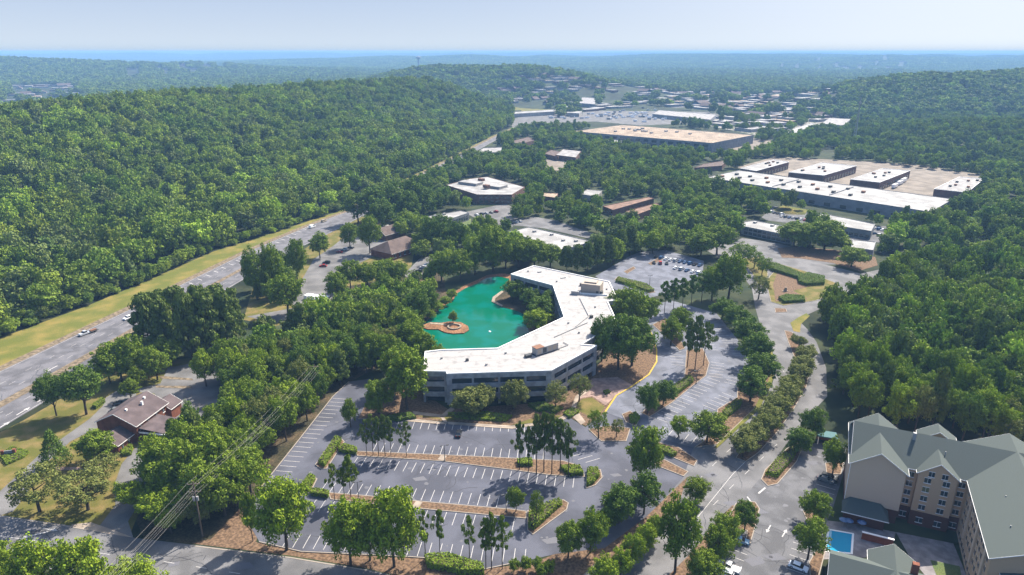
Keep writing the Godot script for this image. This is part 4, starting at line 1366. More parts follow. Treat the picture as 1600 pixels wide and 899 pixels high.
	arrow(hl, [Vector2(68.2, -150.4)][0], 2.2, 0.1, 1.0)
	arrow(hl, [Vector2(71.7, -148.6)][0], -0.9, 0.1, 1.0)
	solid_line(hl, flat([70.7, -165.7, 73.6, -168.4]), 0.5, 0.1)
	solid_line(hl, flat([67, -164.2, 67.4, -161]), 0.4, 0.1)
	sheet("boulevard_bank", [23.7, -143, 36.6, -155.4, 52.5, -174.1, 46.5, -160.4, 32.6, -142.3, 24.8, -133.5, 20, -132.3], 0.068, "straw", "straw bank with trees along the boulevard")
	sheet("hotel_bank", [41.8, -121.4, 36.9, -132.3, 46.4, -142.3, 55.3, -153.5, 63, -161.8, 58.5, -154.3, 55, -146.6, 48.3, -137.2], 0.075, "straw", "planted straw strip between boulevard and hotel lot")
	# north lot behind the office, and its drive
	var nl := sheet("north_lot", [46.9, -365.8, 73.4, -406.6, 80.9, -415.1, 98, -419.5, 116.2, -395.6, 108.7, -370.5, 89.7, -348.1, 76.5, -333.8, 65.1, -326.1, 54.6, -343.9], 0.055, "pale_asphalt", "grey parking lot behind the office with rows of cars")
	island([81.5, -390.4, 91.5, -403.8, 92.6, -399.7, 82.6, -386.5], "straw", nl)
	island([59.4, -364.7, 72.9, -350.2, 75.5, -338.8, 72, -336.8, 56.8, -359], "straw", nl)
	island([64.4, -374.1, 71.6, -383.9, 72.1, -380.2, 65.7, -370.5], "straw", nl)
	# pond
	sheet("pond_bank", [-43.5, -285.8, -40, -303.1, -35.4, -318.7, -30.9, -329.9, -29.8, -340.8, -25.7, -350.2, -20.2, -357.9, -14.2, -368.1, -5.5, -371.7, 0, -368.1, 5.3, -356.8, 16.9, -340.8, 22.2, -316.9, 21.8, -299.9, 8.3, -270.2, 0, -245.2, -27.5, -240.7, -37.8, -265.5], 0.025, "red_clay", "orange clay bank round the pond")
	sheet("pond", [-42.5, -289.6, -39.4, -300.7, -34.8, -316, -30.1, -326.1, -28.8, -336.8, -25, -345, -19.5, -352.4, -14.3, -362.4, -8.3, -365.8, -1.4, -361.2, -2.7, -346, -5.4, -339.8, -9.9, -329.9, -10, -324.2, -5.1, -316.9, 2.8, -310.8, 8.2, -303.1, 6.5, -294.3, 8.6, -280.7, 0, -248.1, -27.7, -242.4, -36.9, -266.8], 0.12, "pond_water", "bright green pond beside the office")
	# the stone spit with its round terrace
	var sp := thing("stone_spit", Vector3(-32, 0, -281), 0, "curved stone spit with a round terrace reaching into the pond", "terrace")
	var p := moved(flat([-42.6, -290.4, -38.2, -295.8, -32.8, -295.1, -29.4, -296.6, -23.9, -295.8, -20.3, -291.1, -19.5, -286.6, -21.5, -282.9, -26.4, -282.1, -30.2, -283.6, -33.5, -287.3, -38.4, -287.3]), Vector2(32, 281))
	var kk := Maker.new()
	kk.sheet(p, 0.5)
	kk.walls(p, -0.2, 0.5)
	obj("shore", kk.done(), M.red_clay, sp)
	kk = Maker.new()
	var q0: Vector2 = [Vector2(-26.4, -289.6)][0] + Vector2(32, 281)
	for i in 20:
		var a := TAU * i / 20
		var b := TAU * (i + 1) / 20
		kk.block(Vector3(q0.x + cos(a) * 2.5, 0.5, q0.y + sin(a) * 2.5), Vector3(cos(b) - cos(a), 0, sin(b) - sin(a)) * 2.5, Vector3(0, 0.55, 0), Vector3(cos(a), 0, sin(a)) * 0.8)
	obj("seat_wall", kk.done(), M.stone, sp)
	kk = Maker.new()
	var c0: Vector2 = [Vector2(-38.2, -295.1)][0] + Vector2(32, 281)
	var c1: Vector2 = [Vector2(-30.6, -293.5)][0] + Vector2(32, 281)
	kk.block(Vector3(c0.x, 0.5, c0.y), Vector3(c1.x - c0.x, 0, c1.y - c0.y), Vector3(0, 0.1, 0), Vector3(0.1, 0, 1.6))
	obj("path", kk.done(), M.stone, sp)
	sheet("peninsula", [-2.7, -346, -5.4, -339.8, -9.9, -329.9, -10, -324.2, -5.1, -316.9, 2.8, -310.8, 8.2, -303.1, 12.4, -308.2, 19.5, -326.1, 15.4, -346, 0, -356.8], 0.2, "litter", "planted point between pond and office")
	sheet("point_wall", [-5.4, -340.8, -9.9, -330.9, -10.4, -324.2, -5.1, -316.9, -4.5, -318.7, -8.8, -325.2, -8.5, -329, -4.4, -338.8], 0.3, "stone", "pale stone edging of the planted point")
	# streets and lots in the middle distance
	for s in [["street", [0, -499.6, 14.8, -514.2, 33.5, -499.6, 49.9, -470.6, 61.7, -456.3, 54, -446.2, 40, -459.8, 22.9, -476.1, 0, -485.6], "road", "street with parked cars behind the tan roofed building"],
			["side_lot", [-37.8, -527.5, -5.3, -560.9, 7.6, -527.5, 0, -478, -18.8, -489.5], "old_asphalt", "car park beside the brick building with white roofs"],
			["frontage_lot", [-110.9, -321.5, -116.4, -356.8, -121.1, -399.7, -116.6, -428.6, -112.1, -485.6, -101.6, -479.9, -82.6, -449.5, -83.9, -409.4, -91.8, -390.4, -99.2, -365.8, -88.9, -316.9, -100.3, -312.5], "old_asphalt", "pale frontage car park along the highway"],
			["brick_lot", [-61.7, -368.1, -56.7, -399.7, -47.1, -409.4, -47.1, -374.1, -52.9, -356.8], "old_asphalt", "pale car park behind the hip roofed brick building"],
			["van_lot", [-127, -304, -112.9, -312.5, -91.2, -326.1, -86.7, -308.2, -110.6, -295.8], "old_asphalt", "pale drive at the edge of the wood"],
			["warehouse_yard", [244.2, -746.3, 315.6, -827.5, 402.4, -792.1, 456.6, -764, 485.2, -693.8, 403.6, -595.8, 357.5, -560.9, 321.9, -619.3], "tan_yard", "tan loading yard between the white warehouses"],
			["office_lot", [190.5, -510, 215.2, -551, 234.1, -520.8, 215.7, -485.6, 191.7, -499.6], "hotel_asphalt", "car park full of cars below the long warehouse"],
			["east_office_lot", [259.1, -485.6, 274.4, -481.8, 248.9, -436.4, 227.4, -442.9, 222.8, -461.6], "hotel_asphalt", "small car park right of the low office"],
			["office_drive", [139.5, -428.6, 156.6, -449.5, 175.7, -436.4, 197.2, -403.8, 216.9, -403.8, 208.5, -390.4, 186.3, -387.8, 158.7, -406.6, 142, -403.8], "road", "drive in front of the low white office"],
			["sports_lawn", [-48.7, -497.5, -31, -505.8, -29, -461.6, -43.5, -449.5], "field", "green lawn beside the white roofed building"],
			["bank_lawn", [210.6, -541.4, 223.9, -553.4, 236.6, -536.6, 227.2, -518.6, 206.7, -520.8], "verge", "grass bank below the long warehouse"],
			["far_lot", [37.8, -812, 63.5, -792.1, 55.4, -721.2, 34.5, -737.8], "tan_yard", "bare tan lot beside the small grey building"],
			["truck_lot", [0, -1337.2, 90.7, -1421.7, 186.3, -1517.1, 313.7, -1645.4, 414.4, -1467.9, 345.8, -1238.8, 219, -1194.6, 150.1, -1262, 79.4, -1238.8, 0, -1133.8], "old_asphalt", "long lot crowded with vehicles at the edge of town"],
			["meadow", [-23.3, -1421.7, -14.1, -1950, 87, -1922.8, 107.9, -1750.9, 85.6, -1517.1, 38.9, -1421.7], "verge", "pale meadow beside the long white store"],
			["town_ground", [-41.1, -2067.2, 952.4, -2067.2, 495.9, -1096.5, 372.4, -1036.6, 336.5, -1184, -13.8, -1517.1], "town", "pale built up ground of the distant town"],
			["clay_cut", [295.1, -968.3, 362.2, -1020.6, 371.1, -968.3, 321.6, -889.6, 276.8, -877.6], "tan_yard", "bare ground behind the tan roofed warehouse"]]:
		sheet(s[0], s[1], {"sports_lawn": 0.06, "town_ground": 0.03, "meadow": 0.07}.get(s[0], 0.05), s[2], s[3])

# ------------------------------------------------------------------ buildings of the middle distance
func middle_buildings() -> void:
	var o := block_building("flat_building", "flat pale roofed building beyond the pond behind a row of trees", [-1.7, -447.5, 12, -460.8, 51.6, -422.9, 31.4, -402.8], 5, "grey_wall", "white_roof_far", [[2, 1.2, 2.8, 5, 3.2]])
	for q in [Vector2(26.3, -439), Vector2(32.9, -424.4), Vector2(41, -422.9), Vector2(15.1, -447.5)]:
		roof_unit(o, q, 4.7, Vector3(2.0, 1.1, 1.6), 0.6, "metal", "roof_vent")
	block_building("terracotta_building", "far one of the two long terracotta roofed buildings among trees", [71.4, -528, 114.5, -564.2, 117.5, -557.7, 77.5, -514.3], 5, "brown_brick", "terracotta_roof", [[3, 1, 2.6, 4, 2.2]], "long terracotta roofed buildings")
	block_building("terracotta_building", "near one of the two long terracotta roofed buildings among trees", [86.7, -509.9, 116.1, -540, 118.2, -530.4, 88.7, -492.8], 5, "brown_brick", "terracotta_roof", [[3, 1, 2.6, 4, 2.2]], "long terracotta roofed buildings")
	# brick block with stepped white roofs
	o = block_building("brick_block", "brown brick building with stepped white flat roofs", [-58.4, -601.6, -38.7, -633.8, -23, -644, 11.2, -592.5, 0, -558.7, -29.1, -558.7], 8, "brown_brick", "white_roof_far", [[3, 1.0, 3.0, 5, 3], [4, 1.0, 3.0, 4.5, 3], [4, 4.4, 6.2, 4.5, 3]])
	for q in [[Vector2(-37.1, -606.2), 20.0, 10.0], [Vector2(-13.9, -590.8), 16.0, 12.0]]:
		roof_unit(o, q[0], 7.7, Vector3(q[1], 2.2, q[2]), -0.6, "white_roof_far", "upper_storey")
	for q in [Vector2(-27.8, -615.9), Vector2(-22.1, -584.9)]:
		roof_unit(o, q, 9.0, Vector3(5, 2.2, 4), -0.6, "brown_brick")
	o = block_building("glass_sided_building", "white roofed building with a grey wall above the green lawn", [-66.4, -484.5, -38.8, -507.6, -32.1, -501.1, -46.6, -476.5], 6, "grey_wall", "white_roof_far", [[2, 1.0, 4.2, 3.2, 2.6]])
	for q in [Vector2(-56.1, -488.5), Vector2(-50.1, -494.7)]:
		roof_unit(o, q, 5.7, Vector3(2, 1.2, 1.6), 0.5, "metal")
	# hip-roofed brick building
	var b := thing("hip_roof_building", Vector3(-72, 0, -413), 0.95, "brick building with a brown hipped roof near the highway", "building")
	pitched(b, -14, 14, -9, 9, 4.6, 9.4, "brick", "brown_shingle", 0.8, 7.0, 7.0)
	for i in 6:
		window(b, Vector3(-11 + i * 4.2, 1.2, 9.03), Vector3(0, 0, 1), 1.6, 2.0)
	b = thing("grey_house", Vector3(-84, 0, -452), 0.95, "house with a grey brown roof behind the hip roofed building", "house")
	pitched(b, -9, 9, -6, 6, 4.2, 8.0, "brown_brick", "brown_shingle", 0.6, 0.0, 0.0)
	b = thing("white_cottage", Vector3(-86, 0, -560), 0.5, "small white gabled house among trees by the highway", "house")
	pitched(b, -6, 6, -4.5, 4.5, 5.0, 9.0, "trim", "grey_roof", 0.5, 0.0, 0.0)
	b = thing("highway_shelter", Vector3(-93, 0, -460), 0.9, "small pale canopy building beside the highway", "building")
	pitched(b, -9, 9, -4, 4, 3.6, 4.8, "pale_wall", "white_roof_far", 0.6, 0.0, 0.0)
	# the long warehouse and the four behind it
	o = block_building("long_warehouse", "very long white roofed warehouse with a grey front wall", [181.3, -634.9, 224.2, -674.7, 350.9, -535.8, 306.5, -490], 9, "grey_wall", "white_roof_far", [[3, 0.6, 3.4, 13, 5]])
	rng.seed = 77
	var w0 := [Vector2(186, -634.9), Vector2(221.8, -667.1), Vector2(344.3, -533.3), Vector2(307.9, -496.4)]
	for i in 9:
		for j in 2:
			var t := (i + 0.35 + 0.2 * j) / 12.5
			var s := 0.25 + 0.42 * j + rng.randf_range(-0.08, 0.08)
			var q: Vector2 = w0[0].lerp(w0[3], t).lerp(w0[1].lerp(w0[2], t), s)
			roof_unit(o, q, 8.7, Vector3(3.6, 1.6, 2.4), 0.8, "rust" if (i + j) % 3 == 0 else "dark_metal")
	for t in [0.33, 0.60]:
		var u: Vector2 = w0[0].lerp(w0[3], t) - Vector2(5, -270) * 0.0
		var v: Vector2 = w0[1].lerp(w0[2], t)
		var k := Maker.new()
		var mid := Vector2(o.position.x, o.position.z)
		k.block(Vector3(u.x - mid.x, 8.65, u.y - mid.y), Vector3(v.x - u.x, 0, v.y - u.y), Vector3(0, 0.7, 0), Vector3(0.4, 0, 0.4))
		obj("fire_wall", k.done(), M.grey_wall, o)
	var quads := [[231.2, -692.6, 242.1, -676.9, 296.7, -734.8, 287.5, -753.1], [271.2, -669.3, 297.9, -651.1, 356.9, -708.9, 329.7, -730.4], [313.5, -630.4, 332.4, -614.1, 395.9, -678.8, 375.7, -692.6], [363.8, -583.7, 382.5, -567.9, 440.2, -633.8, 423.3, -644]]
	for i in 4:
		o = block_building("warehouse", ordinal(i, 4, "brown walled warehouses behind the long white one"), quads[i], 8, "brown_brick", "white_roof_far" if i < 3 else "grey_roof", [[1, 0.4, 4.2, 7, 4]], "warehouses round the tan yard", "warehouse", "trim")
		var p := flat(quads[i])
		for j in 6:
			var q := p[0].lerp(p[3], rng.randf_range(0.1, 0.9)).lerp(p[1].lerp(p[2], rng.randf_range(0.1, 0.9)), rng.randf_range(0.15, 0.85))
			roof_unit(o, q, 7.7, Vector3(2.6, 1.4, 2.0), 0.8, "rust" if j % 2 else "dark_metal")
	# low offices on the right
	o = block_building("low_office", "low white roofed office behind big trees beside the drive", [159.8, -468.8, 172.7, -476.5, 195.3, -450.5, 183.7, -431.9, 159.1, -459.5], 6, "grey_wall", "white_roof_far", [[3, 0.8, 2.6, 3.4, 2.8], [3, 3.4, 5.0, 3.4, 2.8]])
	for q in [Vector2(171.1, -468.8), Vector2(179.9, -459.5), Vector2(185.1, -452.3)]:
		roof_unit(o, q, 5.7, Vector3(2.4, 1.1, 2), 0.8, "metal")
	block_building("low_office", "long narrow white roofed office below the warehouse", [221.3, -499, 232.7, -496.8, 253.8, -465.1, 241.3, -445.3, 228.1, -457.7], 6, "grey_wall", "white_roof_far", [[3, 0.8, 2.6, 3.4, 2.8]])
	block_building("low_office", "short white roofed office link between the two low offices", [207.1, -447.5, 222.7, -467.3, 224.2, -463.5, 209.2, -442.4], 5, "grey_wall", "white_roof_far")
	block_building("low_office", "right hand white roofed low office at the forest edge", [218.7, -423.9, 230.4, -417.7, 219.2, -398.5, 209, -405.7], 6, "grey_wall", "white_roof_far", [[2, 1.0, 2.8, 3.4, 2.8]])
	# the great tan-roofed warehouse
	o = block_building("great_warehouse", "huge tan roofed distribution warehouse with a blue grey front", [87.8, -995, 171.9, -1084.8, 329.8, -947.8, 249.3, -861.9], 12, "grey_wall", "tan_roof", [[3, 1.0, 4.5, 12, 7], [3, 6.0, 9.5, 12, 7]])
	for i in 14:
		var q: Vector2 = [Vector2(118.9, -995)][0].lerp([Vector2(275, -932.9)][0], rng.randf()).lerp([Vector2(192.1, -1047.1)][0], rng.randf_range(0, 0.8))
		roof_unit(o, q, 11.7, Vector3(4, 1.8, 3), 0.6, "metal")
	block_building("front_annex", "low annex in front of the tan roofed warehouse", [125, -940.6, 140.2, -962.2, 148.2, -933.6, 134, -906.5], 6, "pale_wall", "white_roof_far")
	var rest := [
		["small_office", "grey roofed building among trees left of the great warehouse", [50.6, -801.4, 63.1, -850.9, 83.5, -833.8, 72.7, -781.2], 6, "brown_brick", "grey_roof"],
		["small_office", "brown low building next to the grey roofed one", [38, -819.1, 49, -852.5, 61.6, -829.9, 53.1, -793], 5, "brown_brick", "brown_shingle"],
		["small_office", "pale brown roofed building beside the highway bend", [-2.6, -934.8, 23.6, -985.7, 31.5, -948.8, 10.1, -907.9], 5, "brown_brick", "brown_shingle"],
		["small_office", "white roofed building among trees in the middle of the park", [57.8, -576.4, 66.5, -596.4, 78.7, -590.5, 70.8, -565.6], 5, "pale_wall", "white_roof_far"],
		["small_office", "tan roofed building behind a large round tree", [24.2, -568.2, 27.5, -582, 39.5, -579.2, 36.7, -560.3], 5, "brown_brick", "tan_roof"],
		["small_office", "dark brown building beside the great warehouse's left end", [51.1, -1115, 65.6, -1155.1, 77.4, -1124.8, 65.3, -1077.4], 5, "brown_brick", "brown_shingle"],
		["small_office", "low brown roofed building left of the long warehouse", [190.6, -715.2, 207.4, -741, 241.3, -768.5, 223, -727.9], 5, "brown_brick", "brown_shingle"],
		["small_office", "blue roofed low building below the hillside on the highway", [-42.4, -829.9, -35.5, -870.2, -8.1, -876.3, -16.9, -829.9], 5, "grey_wall", "grey_roof"],
		["store_building", "long white store with an awning beside the meadow", [0, -1338.7, 0, -1382.2, 85.4, -1444.7, 85.2, -1397.4], 7, "pale_wall", "white_roof_far"],
		["store_building", "grey roofed building with dark walls at the edge of town", [153.6, -1613.5, 181.1, -1820, 211.1, -1794.6, 185.6, -1573.7], 8, "grey_wall", "grey_roof"],
		["store_building", "white roofed building at the bend of the town road", [323.9, -1836.3, 351.8, -1917.8, 370.5, -1862.7, 339.9, -1737.6], 7, "pale_wall", "white_roof_far"],
		["store_building", "long grey roofed storehouse right of the truck lot", [268.5, -1338.7, 299, -1428.6, 386.5, -1324.8, 346.5, -1222.8], 7, "grey_wall", "grey_roof"],
		["store_building", "pale roofed shed nearest the wooded right slope", [403.4, -1032.5, 499.7, -1166.5, 495, -1135, 407.9, -1007.6], 7, "pale_wall", "white_roof_far"],
		["store_building", "blue grey roofed shed before the wooded right slope", [511.1, -1155.8, 571.5, -1259.2, 597.9, -1234.7, 534, -1124.9], 7, "grey_wall", "grey_roof"],
		["store_building", "long tan roofed building on the far right of town", [677.3, -1873.1, 734.2, -1958.8, 773, -1900.9, 724.3, -1820], 8, "pale_wall", "tan_roof"],
		["store_building", "white roofed building beyond the truck lot", [105.9, -1367.4, 120.9, -1428.6, 141.4, -1412.8, 129.4, -1352.9], 7, "pale_wall", "white_roof_far"]]
	for s in rest:
		block_building(s[0], s[1], s[2], s[3], s[4], s[5])
	# the town: small flat-roofed blocks, each its own building
	rng.seed = 99
	var spots := [[[-38.5, -2131.1, 981.3, -2131.1, 497.8, -1105.6, 375.2, -1044.8, 339.4, -1194.6, 0, -1587.9], 220, "in the distant town", "buildings of the distant town"],
		[[-1181.3, -1625.8, -1082.7, -1796.8, -1593.2, -2565.6, -1801, -2565.6], 36, "in the far suburb behind the left hill", "buildings of the far suburb"],
		[[-1666.8, -2945.8, -1470.4, -3732, -2381.1, -5933.2, -2630.5, -5079.7], 26, "on the far valley floor at the upper left", "buildings of the far valley"],
		[[1768.8, -5079.7, 2460.5, -4439.5, 3578.9, -6476.4, 3023.6, -6786.8], 12, "in the blue haze on the right", "buildings in the haze"]]
	for s in spots:
		var p := flat(s[0])
		var b0 := Rect2(p[0], Vector2.ZERO)
		for q in p:
			b0 = b0.expand(q)
		var made := 0
		while made < s[1]:
			var q := Vector2(rng.randf_range(b0.position.x, b0.end.x), rng.randf_range(b0.position.y, b0.end.y))
			if not Geometry2D.is_point_in_polygon(q, p) or cleared(q):
				continue
			made += 1
			var a := rng.randf_range(6, 17) * (1.0 + q.length() / 6000.0)
			var c := rng.randf_range(5, 10) * (1.0 + q.length() / 6000.0)
			var h := rng.randf_range(2.8, 5)
			var turn := rng.randi_range(0, 1) * PI / 2 + 0.6 + rng.randf_range(-0.1, 0.1)
			var walls: String = ["pale_wall", "grey_wall", "brown_brick", "pale_wall"][rng.randi() % 4]
			var top: String = ["white_roof_far", "white_roof_far", "white_roof_far", "grey_roof", "brown_shingle", "tan_roof"][rng.randi() % 6]
			var look := ("long " if a > 13 else ("small " if a < 9 else "")) + str({"white_roof_far": "white", "grey_roof": "grey", "brown_shingle": "brown", "tan_roof": "tan"}[top]) + " roofed building with " + str({"pale_wall": "pale", "grey_wall": "grey", "brown_brick": "brown"}[walls]) + " walls "
			var e := thing("town_building", Vector3(q.x, height(q.x, q.y), q.y), turn, look + s[2] + (("" if s[1] != 220 else (", near " if q.length() < 1420 else ", far ") + ["left end", "left part", "middle", "right part", "right end"][clampi(int((q.x / -q.y + 0.02) / 0.095), 0, 4)])), "building", s[3])
			obj("wall", box_mesh(Vector3(-a, -2, -c), Vector3(a, h, c)), M[walls], e)
			if top == "brown_shingle":
				var k := Maker.new()
				slab(k, Vector3(-a - 0.5, h, c + 0.5), Vector3(-a - 0.5, h + c * 0.5, 0), Vector3(a + 0.5, h + c * 0.5, 0), Vector3(a + 0.5, h, c + 0.5), 0.3)
				slab(k, Vector3(a + 0.5, h, -c - 0.5), Vector3(a + 0.5, h + c * 0.5, 0), Vector3(-a - 0.5, h + c * 0.5, 0), Vector3(-a - 0.5, h, -c - 0.5), 0.3)
				obj("roof", k.done(), M[top], e)
			else:
				obj("roof", box_mesh(Vector3(-a - 0.3, h, -c - 0.3), Vector3(a + 0.3, h + 0.5, c + 0.3)), M[top], e)
			var m := maxf(a, c) + 3
			var far := q.normalized() * (m + 45.0 if s[1] == 220 else q.length() * 0.12)
			var side := far.orthogonal().normalized() * m
			no_trees([q.x + side.x, q.y + side.y, q.x - side.x, q.y - side.y, q.x - side.x - far.x, q.y - side.y - far.y, q.x + side.x - far.x, q.y + side.y - far.y])
			# paved ground beside it
			if made % 2 == 0 and q.length() < 2600:
				var g0 := Maker.new()
				g0.box(Vector3(-a * 1.1, -1.5, c), Vector3(a * 1.1, 0.12, c + a))
				obj("forecourt", g0.done(), M.old_asphalt if made % 4 else M.tan_yard, e)

# where the photograph shows open ground, roofs and walls among the trees
func clearings() -> void:
	for a in [[-3.1, -463.4, 12.6, -483.7, 54.9, -442.9, 52.2, -420.7, 39.6, -386.2, 30.5, -391.6, -3, -440.2], [61.7, -466.3, 66.1, -499.6, 77.4, -560.9, 124.2, -595.8, 125.9, -560.9, 117.5, -523.5, 90.5, -472], [0, -485.6, 14.8, -514.2, 59.9, -459.8, 56.9, -436.8, 51.3, -423.9, 0, -461.3], [-63.5, -634.8, -41.9, -686.3, -24.9, -697.6, 13.3, -641.3, 12, -576.5, 11.2, -538.1, -27.2, -518.9, -59.3, -592.5],
			[-36.5, -523, -10.6, -555.9, 2.6, -536.6, 2.4, -500.9, -2.2, -466.3, -34.1, -488.1], [-70.3, -505.8, -41.1, -539, -32.4, -529.7, -30.2, -494.4, -28.5, -464.4, -43.6, -453.3, -65.6, -472], [-48, -489.5, -30.7, -499.6, -28.6, -466.3, -27.8, -429.2, -40.9, -422.7, -44.8, -456.9], [-87, -449.5, -65.7, -452.9, -61.3, -422.7, -56.4, -386.1, -65.5, -360.7, -79.9, -376.9, -85.6, -403.8],
			[-120.4, -397, -112.1, -485.6, -86.6, -459.8, -82.3, -436.8, -78.3, -391.6, -94.3, -347.5, -109.1, -333.7, -114.8, -351.3], [-58.4, -370.5, -56.7, -399.7, -47, -408, -44.6, -387.6, -46.3, -356.5, -55.5, -352], [-109.2, -343.9, -94.8, -340.8, -90.1, -323.8, -85.1, -301.1, -100.5, -309.8, -105.8, -326.1], [-97.5, -478, -97.4, -497.5, -87.2, -493.5, -81.4, -460.6, -75.7, -425.9, -91, -446.1],
			[179.2, -631.5, 193.7, -682.7, 246.3, -742, 381, -581.9, 352.4, -538.3, 300.8, -477.7, 241.8, -518.9], [228.7, -688.6, 245, -737.8, 289, -817.1, 406.1, -792.1, 482.7, -690.1, 450.5, -644, 380, -561.4, 352.5, -538.1], [153.3, -429.2, 153.8, -453.3, 164.8, -485.6, 182.5, -503.7, 208.6, -476.1, 194.7, -444.4, 182.7, -419.6], [213.2, -442.6, 215.6, -488.1, 231, -523, 239.4, -527.5, 269.1, -491.5, 251.2, -458.7, 233.7, -429.2],
			[205.1, -395.7, 215.6, -418, 231, -447.8, 243.7, -441.3, 227.5, -411.8, 213.6, -387.4], [181.9, -480.5, 191.5, -505.8, 213.4, -546.1, 233.4, -525.2, 221.7, -499, 206.4, -465.1], [230.6, -423.9, 247.4, -457.7, 260.5, -481.8, 272.4, -478, 258.8, -454.1, 237.2, -417.7], [128.9, -395.7, 138.1, -424, 154.4, -442.9, 215.6, -401, 224.9, -385.2, 209.9, -359.5, 199.8, -343.6, 155, -304.4, 139.4, -354.8],
			[86.7, -1014.3, 93.7, -1096.5, 196.2, -1238.8, 376.1, -1070, 341.6, -968.3, 316, -895.6, 237.2, -811.8, 132.4, -895.6], [33.5, -688.6, 36.1, -777.3, 38.7, -832.8, 56.4, -895.7, 91.2, -877.6, 85.1, -819.1, 75.3, -748.5, 51, -680.8], [-2.6, -954.2, 24.8, -1036.6, 33.8, -990.1, 31.5, -924.1, 9.5, -859.4, -2.5, -890.6], [55.1, -553.4, 59, -592.9, 69.7, -625.4, 82.7, -616.2, 77.2, -575.1, 69.7, -548.2],
			[23.2, -543.1, 24.8, -581.9, 28.9, -610.2, 41.8, -604.4, 39, -564.1, 36.3, -538.1], [-45.2, -854.7, -37.3, -914.4, -6.8, -914.4, -6.3, -853.4, -16.2, -792.5, -42.2, -797.7], [-2.4, -1286.2, 0, -1500.3, 94.5, -1551.7, 85.5, -1337.2, 79.8, -1248.1, -2.2, -1200.4], [0, -1194.6, 182.4, -1483.9, 310.1, -1625.8, 410.1, -1452.1, 389.6, -1379.5, 334.5, -1198.9, 211.7, -1155.5, 0, -1134.9], [-6.9, -1517.1, 4.8, -1773.6, 90.9, -1728.8, 86.4, -1642.3, 75.1, -1474.1, -6.6, -1441.2],
			[182.3, -688.6, 195.3, -737.8, 217.7, -777.8, 252.5, -801.9, 235.7, -748.5, 217.3, -704.7], [393.5, -1006.8, 421.7, -1078.7, 535.4, -1250.3, 527.8, -1205.4, 492.7, -1125, 399.9, -982.9], [490.5, -1115, 525.5, -1194.6, 612.8, -1350.6, 637.4, -1311.2, 594.9, -1223.8, 522.3, -1095.4], [361.9, -811.9, 381, -854.7, 405.2, -901.8, 425, -895.7, 403.7, -850.9, 376, -796.3], [260.1, -845.1, 273.8, -889.6, 317.5, -982.7, 368.5, -968.3, 350, -919.9, 307.5, -850.9],
			[383, -514.3, 395.1, -542.2, 408.7, -560.9, 428.8, -579.2, 426.2, -566, 412, -547.2], [143.6, -1535.7, 153.9, -1645.4, 196.7, -1978.1, 227.9, -1922.8, 193.4, -1625.8, 180.5, -1517.4], [253.3, -1273.3, 271.4, -1364.3, 321, -1534.2, 413, -1406.9, 385.5, -1313.1, 339.3, -1189.1], [-95.7, -579.2, -86.1, -573.9, -80.4, -535.6, -77.2, -509.7, -85.8, -505.3, -91.9, -541.4], [44.6, -347.5, 46.9, -365.8, 80.6, -413.7, 98.3, -421, 116.2, -395.6, 103.3, -352, 61.9, -309.8],
			[214.8, -1692.5, 222.2, -1750.9, 402.1, -2348.4, 384.8, -2131.1, 372, -2060.1, 231.1, -1590.6], [657.7, -1826.6, 692.4, -1922.8, 798.5, -2131.1, 831.9, -2036.6, 790.3, -1934.8, 717.3, -1801.4]]:
		no_trees(a)

